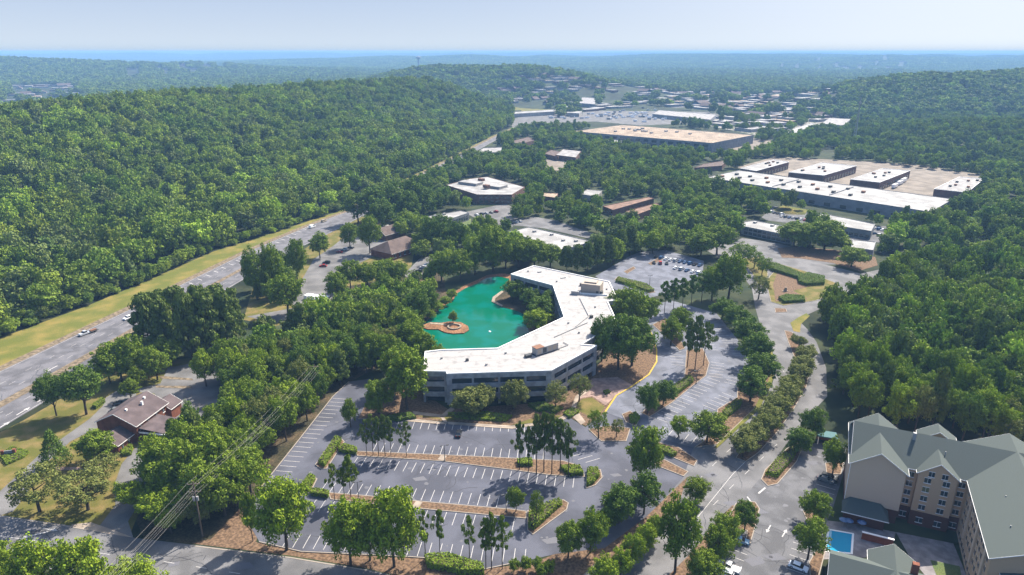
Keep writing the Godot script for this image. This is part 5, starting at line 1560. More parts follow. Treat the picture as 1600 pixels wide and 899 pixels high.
# ------------------------------------------------------------------ single trees, hedges
func plants() -> void:
	rng.seed = 5
	var B := "broadleaf_tree"
	# lower left corner
	tree_set(B, [[-117.3, -127.1, 14.2, 8.2], [-104.1, -121.8, 18.7, 12.1], [-95.7, -121, 20.3, 12.4], [-86.3, -124.2, 11, 11.7]], "round", "bright", "leafy trees at the bottom left edge")
	tree_set(B, [[-130.2, -157.6, 14, 15], [-117.3, -158.4, 12.2, 15.1]], "airy", "olive", "grey green spreading trees between the drives")
	tree_set(B, [[-119.7, -170.3, 9.8, 11.6]], "airy", "olive", "", "", "smaller grey green tree behind the two spreading ones")
	tree_set("conifer_tree", [[-139.1, -179.1, 12.5, 9]], "cone", "dark", "", "", "dark pointed evergreen on the corner lawn")
	tree_set(B, [[-127.6, -181.8, 10.4, 12.3]], "round", "mid", "", "", "low rounded tree in front of the brick office")
	tree_set(B, [[-158.6, -210, 15.8, 9.4], [-148.7, -210.9, 17.5, 14.8]], "spreading", "dark", "dark spreading trees on the highway lawn")
	tree_set(B, [[-153.4, -234.2, 14.7, 12.2], [-150.1, -236.3, 16.9, 14.8], [-145.8, -238.5, 17.5, 12.9], [-136.9, -237.4, 12.4, 11.9], [-138.3, -249.9, 12.1, 12.4]], "round", "mid", "trees between highway and brick office")
	tree_set(B, [[-138.9, -222, 7.5, 7], [-140.5, -230.5, 8, 7.2]], "round", "hedge", "small round trees behind the brick office")
	tree_set("pine_tree", [[-153.3, -264.8, 24.8, 14.1], [-153.5, -277.1, 22.4, 14.7], [-143.5, -259.7, 25, 13.3], [-143.4, -271.5, 26.1, 15.5], [-132.3, -257.2, 28.1, 14.8], [-135.4, -275.7, 25.3, 14.6], [-126.5, -262.2, 27.7, 15.1], [-130.1, -281.4, 23.3, 13.7], [-121.5, -267.5, 25.5, 13.7], [-122.5, -278.5, 22.8, 11.9]], "full_pine", "pine", "dark pines beside the highway", "highway pines")
	tree_set(B, [[-115.8, -232.1, 14.3, 10.2], [-106.1, -232.1, 16.1, 11.1]], "round", "bright", "bright green trees at the edge of the rear car park")
	tree_set(B, [[-67.1, -145.6, 15.1, 4.6]], "tall", "mid", "", "", "slim tree beside the utility pole at the lot corner")
	tree_set(B, [[-103.2, -157.6, 9.9, 8.8], [-94.4, -152.2, 10.1, 10.3], [-89.5, -148.4, 8, 6.7], [-89, -153.5, 11.2, 8.6]], "spreading", "bright", "shrubby trees under the power lines")
	tree_set(B, [[-99, -166.3, 16.9, 12.9], [-91.2, -160.4, 18.5, 12.9], [-95.5, -174.1, 17.4, 13.4], [-83.6, -154.3, 17, 12.1], [-84.4, -163.3, 18.7, 13.1], [-87.5, -175.7, 16.4, 13.5], [-78.4, -156, 14.5, 11.5], [-76.3, -159.8, 14.9, 11.8], [-75.1, -166.3, 13.8, 11.8]], "round", "mid", "big trees round the power lines")
	tree_set(B, [[-130.3, -328, 25.5, 13.7], [-123.7, -333.8, 26.9, 14], [-107.9, -306.5, 20.1, 18.5], [-117.5, -354.6, 25.3, 11.2], [-117.6, -401, 15.3, 12.5], [-104.3, -424, 16.1, 13.2], [-89.2, -412.2, 23.8, 15.3]], "round", "mid", "trees round the frontage lot")
	tree_set(B, [[-88.6, -326.1, 15.4, 13], [-86, -343.9, 15.7, 13], [-77.2, -346, 14.3, 13], [-69.8, -352.4, 13.1, 14], [-61.8, -350.2, 13.1, 13.9]], "round", "mid", "trees below the hip roofed building")
	tree_set(B, [[-112.9, -489.5, 23.7, 20.7], [-102.3, -495.5, 27.3, 22.8], [-91, -466.9, 24.6, 20.7], [-91.5, -507.8, 26.9, 22.4], [-80.6, -527.5, 25.8, 23.2], [-73, -555.9, 26.5, 22.2]], "tall", "dark", "tall dark trees at the highway bend")
	tree_set(B, [[-76.7, -499.6, 21.8, 19.2], [-71.1, -532, 19.4, 20.3], [-49.7, -418, 21.6, 16.3], [-47.8, -449.5, 16.4, 14.8], [-34.6, -418, 19.6, 16.3]], "round", "dark", "dark trees left of the sports lawn")
	# lot trees
	tree_set(B, [[-57.3, -142.3, 20.5, 14]], "round", "bright", "", "", "large round tree at the lower left corner of the lot")
	tree_set(B, [[-39.8, -136.8, 19.5, 12.3], [-35.4, -138.6, 14.5, 9.6], [-29, -136.4, 21.4, 12.9]], "round", "bright", "large bright trees below the lot")
	tree_set("pine_tree", [[-45.5, -185, 13.2, 4.4], [-43.6, -185.3, 14.5, 5.2], [-41.7, -184.6, 14.1, 4.8], [-39.7, -184.6, 15, 4.8], [-38, -185.3, 13, 4], [-33, -184.6, 12.7, 5.2]], "pine", "pine", "slender pines on the upper straw strip", "lot pines")
	tree_set("pine_tree", [[-50, -162.4, 12.4, 4.7], [-47.5, -163.3, 10.6, 3.3], [-45.8, -163.9, 13.7, 5.8]], "pine", "hedge", "pines on the lower straw strip", "lot pines")
	tree_set("pine_tree", [[-21.6, -139, 14.9, 3.8], [-18, -139.5, 14.7, 4.2], [-10.5, -137.7, 13.9, 4.1], [-6.4, -135.5, 15.2, 4.1], [-5, -135.5, 16.3, 4.4], [-2.4, -135.5, 15.4, 4.7]], "pine", "hedge", "thin pines on the front bank of the lot", "lot pines")
	tree_set("pine_tree", [[2.3, -177.4, 16.5, 4.7], [5, -176.4, 15.4, 4.6], [7.3, -175.1, 20, 6.5], [9.6, -176.4, 20.3, 6.6], [11.9, -175.1, 20, 6.9], [14.4, -175.1, 18.9, 6.9], [16.8, -173.8, 16.9, 5.7]], "pine", "pine", "pines clumped on the upper strip", "lot pines")
	tree_set(B, [[1.1, -157.6, 7.9, 5.3]], "round", "mid", "", "", "small tree at the right end of the lower strip")
	tree_set(B, [[6.6, -153.5, 9.6, 4.8]], "airy", "hedge", "", "", "small tree in the triangular hedge island")
	tree_set(B, [[-54.4, -202.3, 10.4, 5.6]], "round", "mid", "", "", "small round tree by the drive left of the office")
	tree_set(B, [[-46.5, -210.9, 12.7, 10.7]], "round", "mid", "", "", "mid sized tree at the corner of the shaded drive")
	tree_set(B, [[-42.7, -229, 18.3, 14.4], [-37.2, -214.5, 23.5, 17.2]], "tall", "mid", "tall trees against the left end of the office")
	tree_set(B, [[-13.8, -210, 10.9, 13.8], [-9.8, -214.5, 10.1, 9.1], [0.5, -214.5, 11.3, 10]], "round", "olive", "trees before the office windows")
	tree_set(B, [[15.4, -214.5, 10.8, 9.5], [24.3, -220.1, 11, 8.8]], "airy", "olive", "pale airy trees by the office entrance")
	tree_set(B, [[36.7, -254.1, 18.3, 12], [42.3, -246.4, 22.2, 18.4], [48.3, -249.9, 20.5, 17.6]], "round", "dark", "large dark trees right of the office")
	tree_set(B, [[48.4, -295.8, 15.8, 13.1], [54.4, -290.4, 18.7, 16.5], [61.7, -293.5, 14.5, 13.6]], "round", "mid", "trees behind the right end of the office")
	tree_set(B, [[28.3, -195.1, 11.3, 8.4]], "airy", "mid", "", "", "leafy tree on the island below the office lawn")
	tree_set(B, [[34.3, -195.9, 6.9, 5.5]], "airy", "olive", "", "", "small olive tree beside the leafy island tree")
	tree_set(B, [[54.8, -196.2, 7.4, 7.6]], "round", "bright", "", "", "small round tree at the foot of the east lot")
	tree_set(B, [[63.1, -192.7, 11, 12]], "round", "hedge", "", "", "broad round tree at the foot of the east lot")
	tree_set(B, [[47.4, -210.9, 11.2, 8], [54.1, -217.3, 9.7, 8.3]], "round", "dark", "dark leafy trees on the long island")
	tree_set("pine_tree", [[70.4, -248.7, 20.5, 7.7], [72.9, -246.4, 23, 9.7], [77.2, -249.9, 19.5, 7.7]], "pine", "pine", "tall pines on the long island", "lot pines")
	tree_set(B, [[68.5, -270.2, 11.9, 11], [74.2, -280.7, 13.1, 10.3]], "round", "mid", "trees at the upper end of the long island")
	tree_set(B, [[37.4, -169.3, 19.6, 12]], "tall", "mid", "", "", "tall tree standing over the lot entrance")
	tree_set(B, [[25, -149.1, 8.4, 5.7], [28.6, -152.7, 12.3, 10.7], [36.1, -156.5, 12.1, 9.5]], "round", "dark", "dark trees on the bank right of the lot")
	tree_set(B, [[14.1, -139.5, 11, 8], [19.8, -141.3, 12.4, 7.5]], "round", "mid", "trees at the lower right corner of the lot")
	tree_set(B, [[21.9, -129.2, 8.2, 6.3], [26.2, -132.7, 8.1, 6.2], [30, -136.8, 8.8, 6], [33.7, -141.3, 8.2, 6.2], [36.7, -145.2, 7.9, 5.6]], "round", "bright", "bright young trees lining the boulevard")
	tree_set(B, [[39.7, -134.4, 22.1, 11.5]], "tall", "mid", "", "", "tall loose tree by the boulevard at the bottom")
	tree_set(B, [[51.6, -162.1, 7.2, 7.6]], "round", "hedge", "", "", "round tree at the boulevard junction")
	tree_set(B, [[45, -130.2, 9.3, 7.9], [50.4, -136.4, 12.1, 7.6], [53.9, -141.8, 10.5, 8.1]], "round", "mid", "trees between boulevard and hotel lot")
	tree_set(B, [[61.5, -149.6, 9, 6.8]], "round", "dark", "", "", "round tree on the hotel lot island")
	tree_set(B, [[96.1, -175.1, 12.1, 7.7]], "tall", "mid", "", "", "oval tree beside the hotel gable")
	tree_set(B, [[73.9, -139, 11.9, 9], [81.2, -153.5, 9.6, 8.3]], "round", "mid", "round trees beside the pool")
	tree_set(B, [[90.4, -186.8, 8.3, 8.1], [97.8, -194.3, 11.3, 8.8]], "round", "dark", "round trees on the planted bank by the boulevard")
	tree_set("myrtle_tree", [[72, -184.3, 8, 9.8], [77.8, -190.9, 8.2, 10.1], [82.4, -195.9, 8.6, 9.3], [86.7, -201.5, 8.5, 9.5], [92.1, -209.1, 8.5, 9.8], [97.3, -216.3, 8.6, 9.4], [102.9, -225, 8.4, 9.7], [108.3, -233.1, 8, 9.5], [122.3, -266.8, 5.9, 7.1], [113.4, -241.8, 8.3, 9.8], [118.7, -252.3, 7.4, 9.4]], "spreading", "olive", "slight trees on the median", "median trees")
	tree_set(B, [[99.2, -299.9, 10.3, 13.3], [101.6, -288.1, 10.9, 13.4], [100.6, -268.8, 12.4, 13.7], [86.2, -220.1, 12.3, 13.4], [97.6, -249.9, 13.2, 13.9], [94.3, -234.2, 12.6, 12.7]], "round", "dark", "trees right of the east lot")
	tree_set("pine_tree", [[73.7, -308.2, 16.3, 8.1], [78.6, -310.8, 16.8, 8.1], [83.8, -314.3, 16.3, 8.2], [89.3, -318.7, 16.1, 8.9], [95.4, -322.4, 16.2, 9.7]], "pine", "dark", "pines between north lot and east lot", "north lot pines")
	tree_set(B, [[117.1, -406.6, 16.3, 19.8], [101.6, -326.1, 17.1, 15], [127.8, -409.4, 18.8, 21.6], [110.6, -328, 23.8, 19]], "round", "mid", "large trees right of the north lot")
	tree_set(B, [[126, -328, 13.1, 11.8]], "airy", "olive", "", "", "airy tree at the top of the boulevard")
	tree_set(B, [[137.7, -390.4, 13.5, 15.3], [141.2, -380.2, 11.6, 11.2], [140.7, -365.8, 11.3, 10.1]], "airy", "mid", "airy trees on the lawn above the boulevard")
	tree_set(B, [[60.4, -390.4, 15.8, 16.1], [88.1, -410.8, 14.4, 14.4], [97.7, -418, 13.4, 12.2]], "round", "bright", "trees at the far edge of the north lot")
	tree_set(B, [[183.2, -428.6, 17, 23.3], [190.5, -421, 16.8, 20.5], [198.6, -418, 19.2, 25.2], [199.7, -383.9, 11.3, 17.3]], "round", "mid", "big trees before the low offices")
	tree_set(B, [[-27.4, -295.1, 5.8, 4.8]], "round", "mid", "", "", "little round tree on the stone spit")
	tree_set(B, [[3.3, -326.1, 11, 14.3], [9.5, -315.1, 10, 11.4], [13.4, -295.8, 12.7, 13.7], [18, -308.2, 11.5, 9.3]], "round", "dark", "trees on the planted point by the pond")
	tree_set(B, [[11.1, -287.3, 9.4, 12.8]], "round", "bright", "", "", "yellow green tree against the inner office wall")
	tree_set(B, [[-43.3, -295.8, 17.4, 12], [-40.1, -301.5, 16.7, 9.1]], "tall", "dark", "tall trees on the left shore of the pond")
	tree_set("round_shrub", [[-45.2, -288.1, 4.7, 7], [-42.2, -278.5, 4.9, 6.8], [-39.8, -270.2, 5.4, 7.2], [-37.6, -261.6, 5.6, 7], [-34.8, -253.5, 5.7, 7.3], [-38.9, -301.5, 3.9, 6.7], [-31.6, -246.4, 6.1, 7.7], [-36.2, -310.8, 4.3, 6.9], [-33.2, -318.7, 4.7, 7], [-30.8, -328, 5.2, 6.5]], "round", "mid", "shrubs along the left shore of the pond", "pond shrubs")
	tree_set(B, [[-44.7, -273.6, 14.1, 11.2], [-40.2, -257.2, 15.7, 11.6], [-35, -245.2, 16.5, 11.7], [-29.1, -241.8, 12.6, 8.5]], "round", "mid", "trees crowding the near left pond shore")
	# trees behind the pond
	tree_set(B, [[-38.8, -356.8, 16.5, 15.5], [-28.2, -356.8, 17.6, 15.5], [-21, -368.1, 21.7, 18.1], [-11, -374.1, 26.5, 21.3]], "round", "mid", "trees behind the pond bank")
	tree_set(B, [[-3.7, -380.2, 16.2, 16.4], [3.8, -382.7, 17.8, 17.3], [13.2, -385.2, 15.6, 17.4], [22.5, -382.7, 12.5, 15.8]], "round", "mid", "trees behind the far office wing")
	tree_set("pine_tree", [[31.6, -377.7, 14.2, 9.7], [37.7, -375.3, 16.1, 10.3], [43.4, -374.1, 17.9, 10.3], [50, -380.2, 18.5, 11.2], [56.9, -386.5, 18.4, 10.6], [65.8, -401, 17.7, 11.8], [73.9, -409.4, 18.8, 12]], "full_pine", "pine", "pines in the row behind the office", "office pines")
	# hedges
	hedge([-59.4, -180.4, -57.7, -194.7, -55.4, -193.5, -57.1, -178.4], 1.5, "long clipped hedge at the left end of the upper strip", "hedge", "hedge", 0.2)
	hedge([-55.6, -189.4, -53.3, -190.1, -49.2, -187.9, -48.8, -185.3, -54.6, -186.8], 1.4, "short hedge beside the long clipped one", "hedge", "hedge", 0.2)
	hedge([-61, -167.2, -60.4, -173.8, -58.2, -172.5, -58.4, -166], 1.5, "clipped hedge at the left end of the lower strip", "hedge", "hedge", 0.2)
	hedge([-57.9, -166.6, -55.2, -166.3, -52.4, -165.4, -52.1, -163.3, -57.1, -164.5], 1.4, "low hedge joining the lower straw strip", "hedge", "hedge", 0.2)
	hedge([4.8, -157.6, 13, -161.6, 14, -160.4, 5.9, -149.6, 4.4, -150.7], 1.6, "triangular hedge bed at the right of the lower strip", "hedge", "hedge", 0.2)
	hedge([22.8, -177, 25.9, -177, 26.1, -173.8, 24, -170.3, 21.8, -168.7], 1.4, "wedge shaped hedge at the right of the upper strip", "hedge", "hedge", 0.2)
	hedge([-21.8, -139, -16, -139.5, -7.1, -135.9, -6.8, -133.5, -12.4, -133.5, -20.7, -135.9], 1.8, "broad dark hedge on the bank at the bottom", "hedge", "mid", 0.05)
	hedge([1.6, -181.8, 6, -182.5, 6.3, -179.1, 2, -179.1], 1.2, "low shrub bed left of the pine clump", "shrub_bed", "mid", 0.2)
	hedge([14.6, -178, 20.5, -178.4, 21.4, -174.4, 17.2, -173.8], 1.4, "low shrub bed at the right end of the upper strip", "shrub_bed", "hedge", 0.2)
	hedge([58.5, -228, 69.2, -239.6, 69.6, -235.3, 58.3, -221.6], 1.6, "hedge along the middle of the long island", "hedge", "hedge", 0.2)
	hedge([40.6, -209.1, 43.2, -210.9, 44.1, -207.4, 42.2, -204, 40.4, -204.8], 1.2, "round shrub bed on the small kerbed island", "shrub_bed", "mid", 0.2)
	hedge([73.3, -210.9, 81.1, -220.1, 83.1, -219.2, 80.5, -214.5, 74, -207.8], 1.4, "hedge at the lower right corner of the east lot", "hedge", "hedge", 0.2)
	hedge([59.2, -361.2, 72.7, -349.2, 75, -339.8, 71.9, -337.8, 57, -355.7], 1.5, "long hedge at the near edge of the north lot", "hedge", "hedge", 0.2)
	hedge([148.7, -389.1, 156.2, -386.5, 164.2, -365.8, 159.6, -359, 149.5, -375.3], 1.8, "long dark hedge on the turning island", "hedge", "dark", 0.25)
	hedge([159.1, -361.2, 167.6, -368.1, 174.1, -361.2, 169.3, -350.2, 158.7, -348.1, 156.3, -352.4], 1.8, "broad dark hedge on the turning island", "hedge", "dark", 0.25)
	hedge([136.2, -328, 141.5, -331.9, 150, -329.9, 148, -323.3, 136.6, -321.5], 1.5, "small dark hedge at the tip of the turning island", "hedge", "dark", 0.25)
	hedge([47.1, -189.7, 50.1, -188.2, 51.8, -185.3, 50.3, -183.9, 46.9, -186.8], 1.2, "clipped hedge on the entrance island", "hedge", "hedge", 0.2)
	hedge([17.9, -210.9, 21.5, -214.5, 23.6, -211.8, 19.9, -207.8], 1.0, "small shrub bed by the forked walk", "shrub_bed", "mid", 0.12)
	hedge([5.7, -216.8, 11.5, -218.2, 15, -214.5, 9, -212.2], 1.2, "dark shrub bed under the office corner", "shrub_bed", "dark", 0.12)
	hedge([11.3, -214.5, 14.2, -216.3, 18.1, -214.5, 14.8, -210.9], 1.0, "bright shrub bed under the pale airy trees", "shrub_bed", "hedge", 0.12)
	hedge([-44.2, -207.8, -35.8, -210.9, -33.1, -207.8, -39.4, -205.7], 1.2, "dark shrub bed at the left walk", "shrub_bed", "dark", 0.12)
	hedge([-22.4, -210.9, -9, -211.8, 0, -209.1, -2.2, -205.7, -17.6, -207.4], 0.8, "low reddish shrub bed below the office windows", "shrub_bed", "mid", 0.12)
	hedge([75.6, -174.1, 81.5, -181.8, 88.5, -188.2, 91.8, -189.7, 87.6, -183.2, 78.9, -173.1], 1.4, "shrub bed on the bank beside the hotel lot", "shrub_bed", "hedge", 0.2)
	hedge([-160, -184.3, -160.2, -189.7, -152.7, -186.8, -152.2, -183.9, -154.8, -179.7], 0.8, "low shrubs round the entrance sign", "shrub_bed", "hedge", 0.05)
	hedge([-149.6, -215.9, -149.1, -221.6, -146.8, -219.2, -147.4, -214.5], 1.3, "bright shrub by the drive bend", "shrub_bed", "hedge", 0.05)
	hedge([-123.8, -186.8, -123.9, -191.6, -121.3, -189.7, -119.6, -185.3, -121.8, -184.6], 1.2, "shrub bed at the corner of the brick office", "shrub_bed", "hedge", 0.05)
	hedge([33.8, -227, 35.9, -228.5, 36.6, -226.5, 34.5, -225], 0.7, "square planter bed in the entrance plaza", "shrub_bed", "hedge", 0.16)
	for i in 5:
		var t: Array = [[0.5, -134.4, 3.8, 3.1], [3.4, -134.8, 4, 3.1], [6.2, -134.8, 4, 3.1], [7.1, -132.3, 4, 3.1], [9, -133.7, 4.2, 3.4]][i]
		tree("round_shrub", t[0], t[1], t[2], t[3], "round", "mid", ordinal(i, 5, "small round shrubs below the lot"), "round shrubs")

# ------------------------------------------------------------------ the woods
func woods() -> void:
	rng.seed = 21
	patchy.frequency = 0.012
	# woods close by
	fill([-116.7, -248.1, -108.5, -264.8, -94.2, -280.7, -86.3, -306.5, -80.6, -315.1, -64.5, -322.4, -50.7, -328, -41.3, -322.4, -41.2, -295.8, -42.3, -257.2, -49, -242.4, -60, -240.7, -64, -236.3, -67.6, -226.5, -70.4, -199.4, -71.8, -187.5, -74.2, -167.8, -76, -159, -82.3, -156.2, -83.8, -147.6, -96.3, -154.3, -105.8, -175.7, -104.1, -193.5, -101.4, -210], 6.6, Vector2(10, 16), Vector2(7.5, 11), 0.14, "near")
	fill([-79.8, -333.8, -68.6, -346, -51.8, -348.1, -39.9, -368.1, -36.1, -350.2, -42.1, -329.9, -65.1, -326.1], 9.0, Vector2(7, 11), Vector2(6, 9), 0.1, "near")
	fill([-139, -346, -132.7, -386.5, -116.4, -356.8, -114.3, -316.9, -127, -316.9], 8.0, Vector2(9, 14), Vector2(6, 9), 0.3, "near")
	fill([181.2, -340.8, 212.8, -362.4, 235.6, -374.1, 552.1, -374.1, 274.1, -164.8, 161.1, -175.1, 141.6, -193.5, 118.9, -204.8, 114.4, -207.8, 119.4, -225, 129, -248.1, 137.7, -277.1, 141.9, -295.8, 158.7, -316.9], 7.4, Vector2(12, 20), Vector2(8, 12), 0.15, "east")
	# hillside beyond the highway
	fill([-262, -100, -245, -225, -232, -277, -217, -318, -207, -357, -195, -414, -169, -470, -139, -540, -123, -616, -106, -696, -68, -876, -37, -1026, -5, -1160, 40, -1330, -90, -1760, -500, -1700, -1150, -1150, -980, -720, -520, -300, -420, -160], 10.8, Vector2(11, 23), Vector2(9, 20), 0.07, "hill")
	fill([-266, -100, -249, -225, -234, -277, -219, -318, -209, -357, -197, -414, -171, -470, -141, -540, -125, -616, -108, -696, -70, -876, -39, -1026, -33, -1024, -64, -874, -102, -694, -119, -614, -135, -538, -164, -470, -190, -414, -202, -357, -212, -318, -227, -277, -240, -225, -260, -100], 4.2, Vector2(3.5, 9), Vector2(5, 8), 0.0, "hill")
	# between the highway, the offices and the town
	fill([-128, -418, -112, -480, -100, -540, -93, -600, -78, -680, -41, -860, -8, -1000, 22, -1130, 60, -1330, 300, -1330, 900, -1330, 1250, -1050, 900, -420, 420, -395, 330, -370, 300, -395, 140, -430, 60, -405, 0, -385, -60, -380], 10.2, Vector2(7, 16), Vector2(7, 13), 0.22, "park")
	var far := [[], [], []]
	var near := []
	for t in wood:
		if t[6] == "near" or t[6] == "east":
			near.append(t)
		elif t[6] == "hill":
			far[0].append(t)
		else:
			far[1].append(t)
	near.sort_custom(func(a: Array, b: Array) -> bool: return a[0] * a[0] + a[1] * a[1] < b[0] * b[0] + b[1] * b[1])
	# the nearest stand as single trees, the rest as one mass
	var marks := [[Vector2(-104.5, -189.7), "in the wood beside the brick office"], [Vector2(-84.1, -160.4), "in the wood round the utility pole"], [Vector2(-74, -184.3), "along the left row of parking stalls"], [Vector2(-69.3, -219.2), "at the shaded end of the left parking row"], [Vector2(-97.7, -234.2), "in the wood behind the rear car park"], [Vector2(-101.6, -277.1), "in the wood right of the highway pines"],
		[Vector2(-77.9, -284.3), "in the middle of the wood left of the pond"], [Vector2(-52.9, -257.2), "in the wood between shaded drive and pond"], [Vector2(-50.8, -316.9), "on the wooded left shore of the pond"], [Vector2(-82.4, -346), "in the wood by the white vans"], [Vector2(-128.7, -351.3), "beside the highway above the pines"], [Vector2(-60, -356.8), "in the wood below the hip roofed building"],
		[Vector2(122.5, -214.5), "in the forest behind the hotel gable"], [Vector2(142.3, -205.7), "in the forest behind the long hotel wing"], [Vector2(162.4, -193.5), "in the forest behind the right hotel wing"], [Vector2(137.6, -257.2), "at the forest edge along the boulevard"], [Vector2(163.3, -251.1), "in the forest above the hotel"], [Vector2(194.4, -251.1), "in the forest at the right edge above the hotel"], [Vector2(164.2, -308.2), "at the forest edge below the side drive"], [Vector2(201.3, -308.2), "in the forest right of the side drive"], [Vector2(241.6, -308.2), "high in the forest at the right edge"], [Vector2(225.8, -356.8), "in the forest beyond the side drive"]]
	var leafy := 0
	var pines := 0
	var mass := []
	var have: int = names.get("broadleaf_tree", 0)
	var have_pine: int = names.get("pine_tree", 0)
	for t in near:
		var where := ""
		var best := 1e9
		for m in marks:
			var d: float = Vector2(t[0], t[1]).distance_to(m[0])
			if d < best:
				best = d
				where = m[1]
		if t[5] == "pine" and have_pine + pines < 120:
			pines += 1
			tree("pine_tree", t[0], t[1], t[3] * 1.1, t[4] * 1.05, "full_pine", "pine", "dark pine " + where, "pines " + where, t[2])
		elif t[5] != "pine" and have + leafy < 296:
			leafy += 1
			var r := rng.randf()
			var tone := "mid" if r < 0.45 else ("dark" if r < 0.75 else ("bright" if r < 0.9 else "olive"))
			var word: String = {"mid": "green", "dark": "dark green", "bright": "bright yellow green", "olive": "dull olive green"}[tone]
			tree("broadleaf_tree", t[0], t[1], t[3], t[4], ["round", "tall", "spreading", "round"][rng.randi() % 4], tone, word + " leafy tree " + where, word + " trees " + where, t[2])
		else:
			mass.append(t)
	forest("east_forest", "dense mixed forest to the right of the boulevard", mass, proto.wood, proto.wood_pine)
	forest("hillside_forest", "broadleaf forest covering the hill beyond the highway", far[0], proto.wood, proto.wood_pine)
	forest("park_woods", "woods and tree rows between the offices and warehouses", far[1], proto.wood, proto.wood_pine)
	# from the edge of town outwards
	var list := []
	var town := flat([115.4, -2131.1, 1000.5, -2131.1, 488.4, -1061.5, 364.2, -1012.8, 328.1, -1153.4, 0, -1311.2, 0, -1517.1])
	var r := 1250.0
	while r < 4600.0:
		var step := 11.0 + r * 0.0022
		var a := -0.72
		while a < 0.74:
			var q := Vector2(sin(a) * r, -cos(a) * r) + Vector2(rng.randf_range(-0.5, 0.5), rng.randf_range(-0.5, 0.5)) * step
			a += step / r
			if r < 1800 and (Geometry2D.is_point_in_polygon(q, flat([-7, -1160, 40, -1330, -90, -1760, -500, -1700, -1150, -1150, -980, -720, -300, -700])) or q.y > -1330 and q.x > 0 and q.x < 950):
				continue
			var open := patchy.get_noise_2d(q.x * 0.35 + 3000, q.y * 0.35)
			if open > 0.5 or Geometry2D.is_point_in_polygon(q, town) and rng.randf() < 0.72 or cleared(q):
				continue
			list.append([q.x, q.y, height(q.x, q.y), rng.randf_range(10, 17) * (1 + r * 0.00006), step * rng.randf_range(0.95, 1.35), "pine" if rng.randf() < 0.15 else "leafy", "far", 1.0])
		r += step * 0.9
	forest("distant_forest", "forest stretching into the blue distance beyond town", list, proto.far_wood, proto.far_wood)
	list = []
	r = 4500.0
	while r < 14500.0:
		var step := 30.0 + r * 0.0012
		var a := -0.72
		while a < 0.74:
			var q := Vector2(sin(a) * r, -cos(a) * r) + Vector2(rng.randf_range(-0.5, 0.5), rng.randf_range(-0.5, 0.5)) * step
			a += step / r
			if cleared(q):
				continue
			list.append([q.x, q.y, height(q.x, q.y) - 5.0, rng.randf_range(30, 44), step * rng.randf_range(0.85, 1.05), "leafy", "far", 1.0])
		r += step * 0.85
	forest("horizon_forest", "hazy blue forest on the ridges at the horizon", list, proto.canopy_patch, proto.canopy_patch)

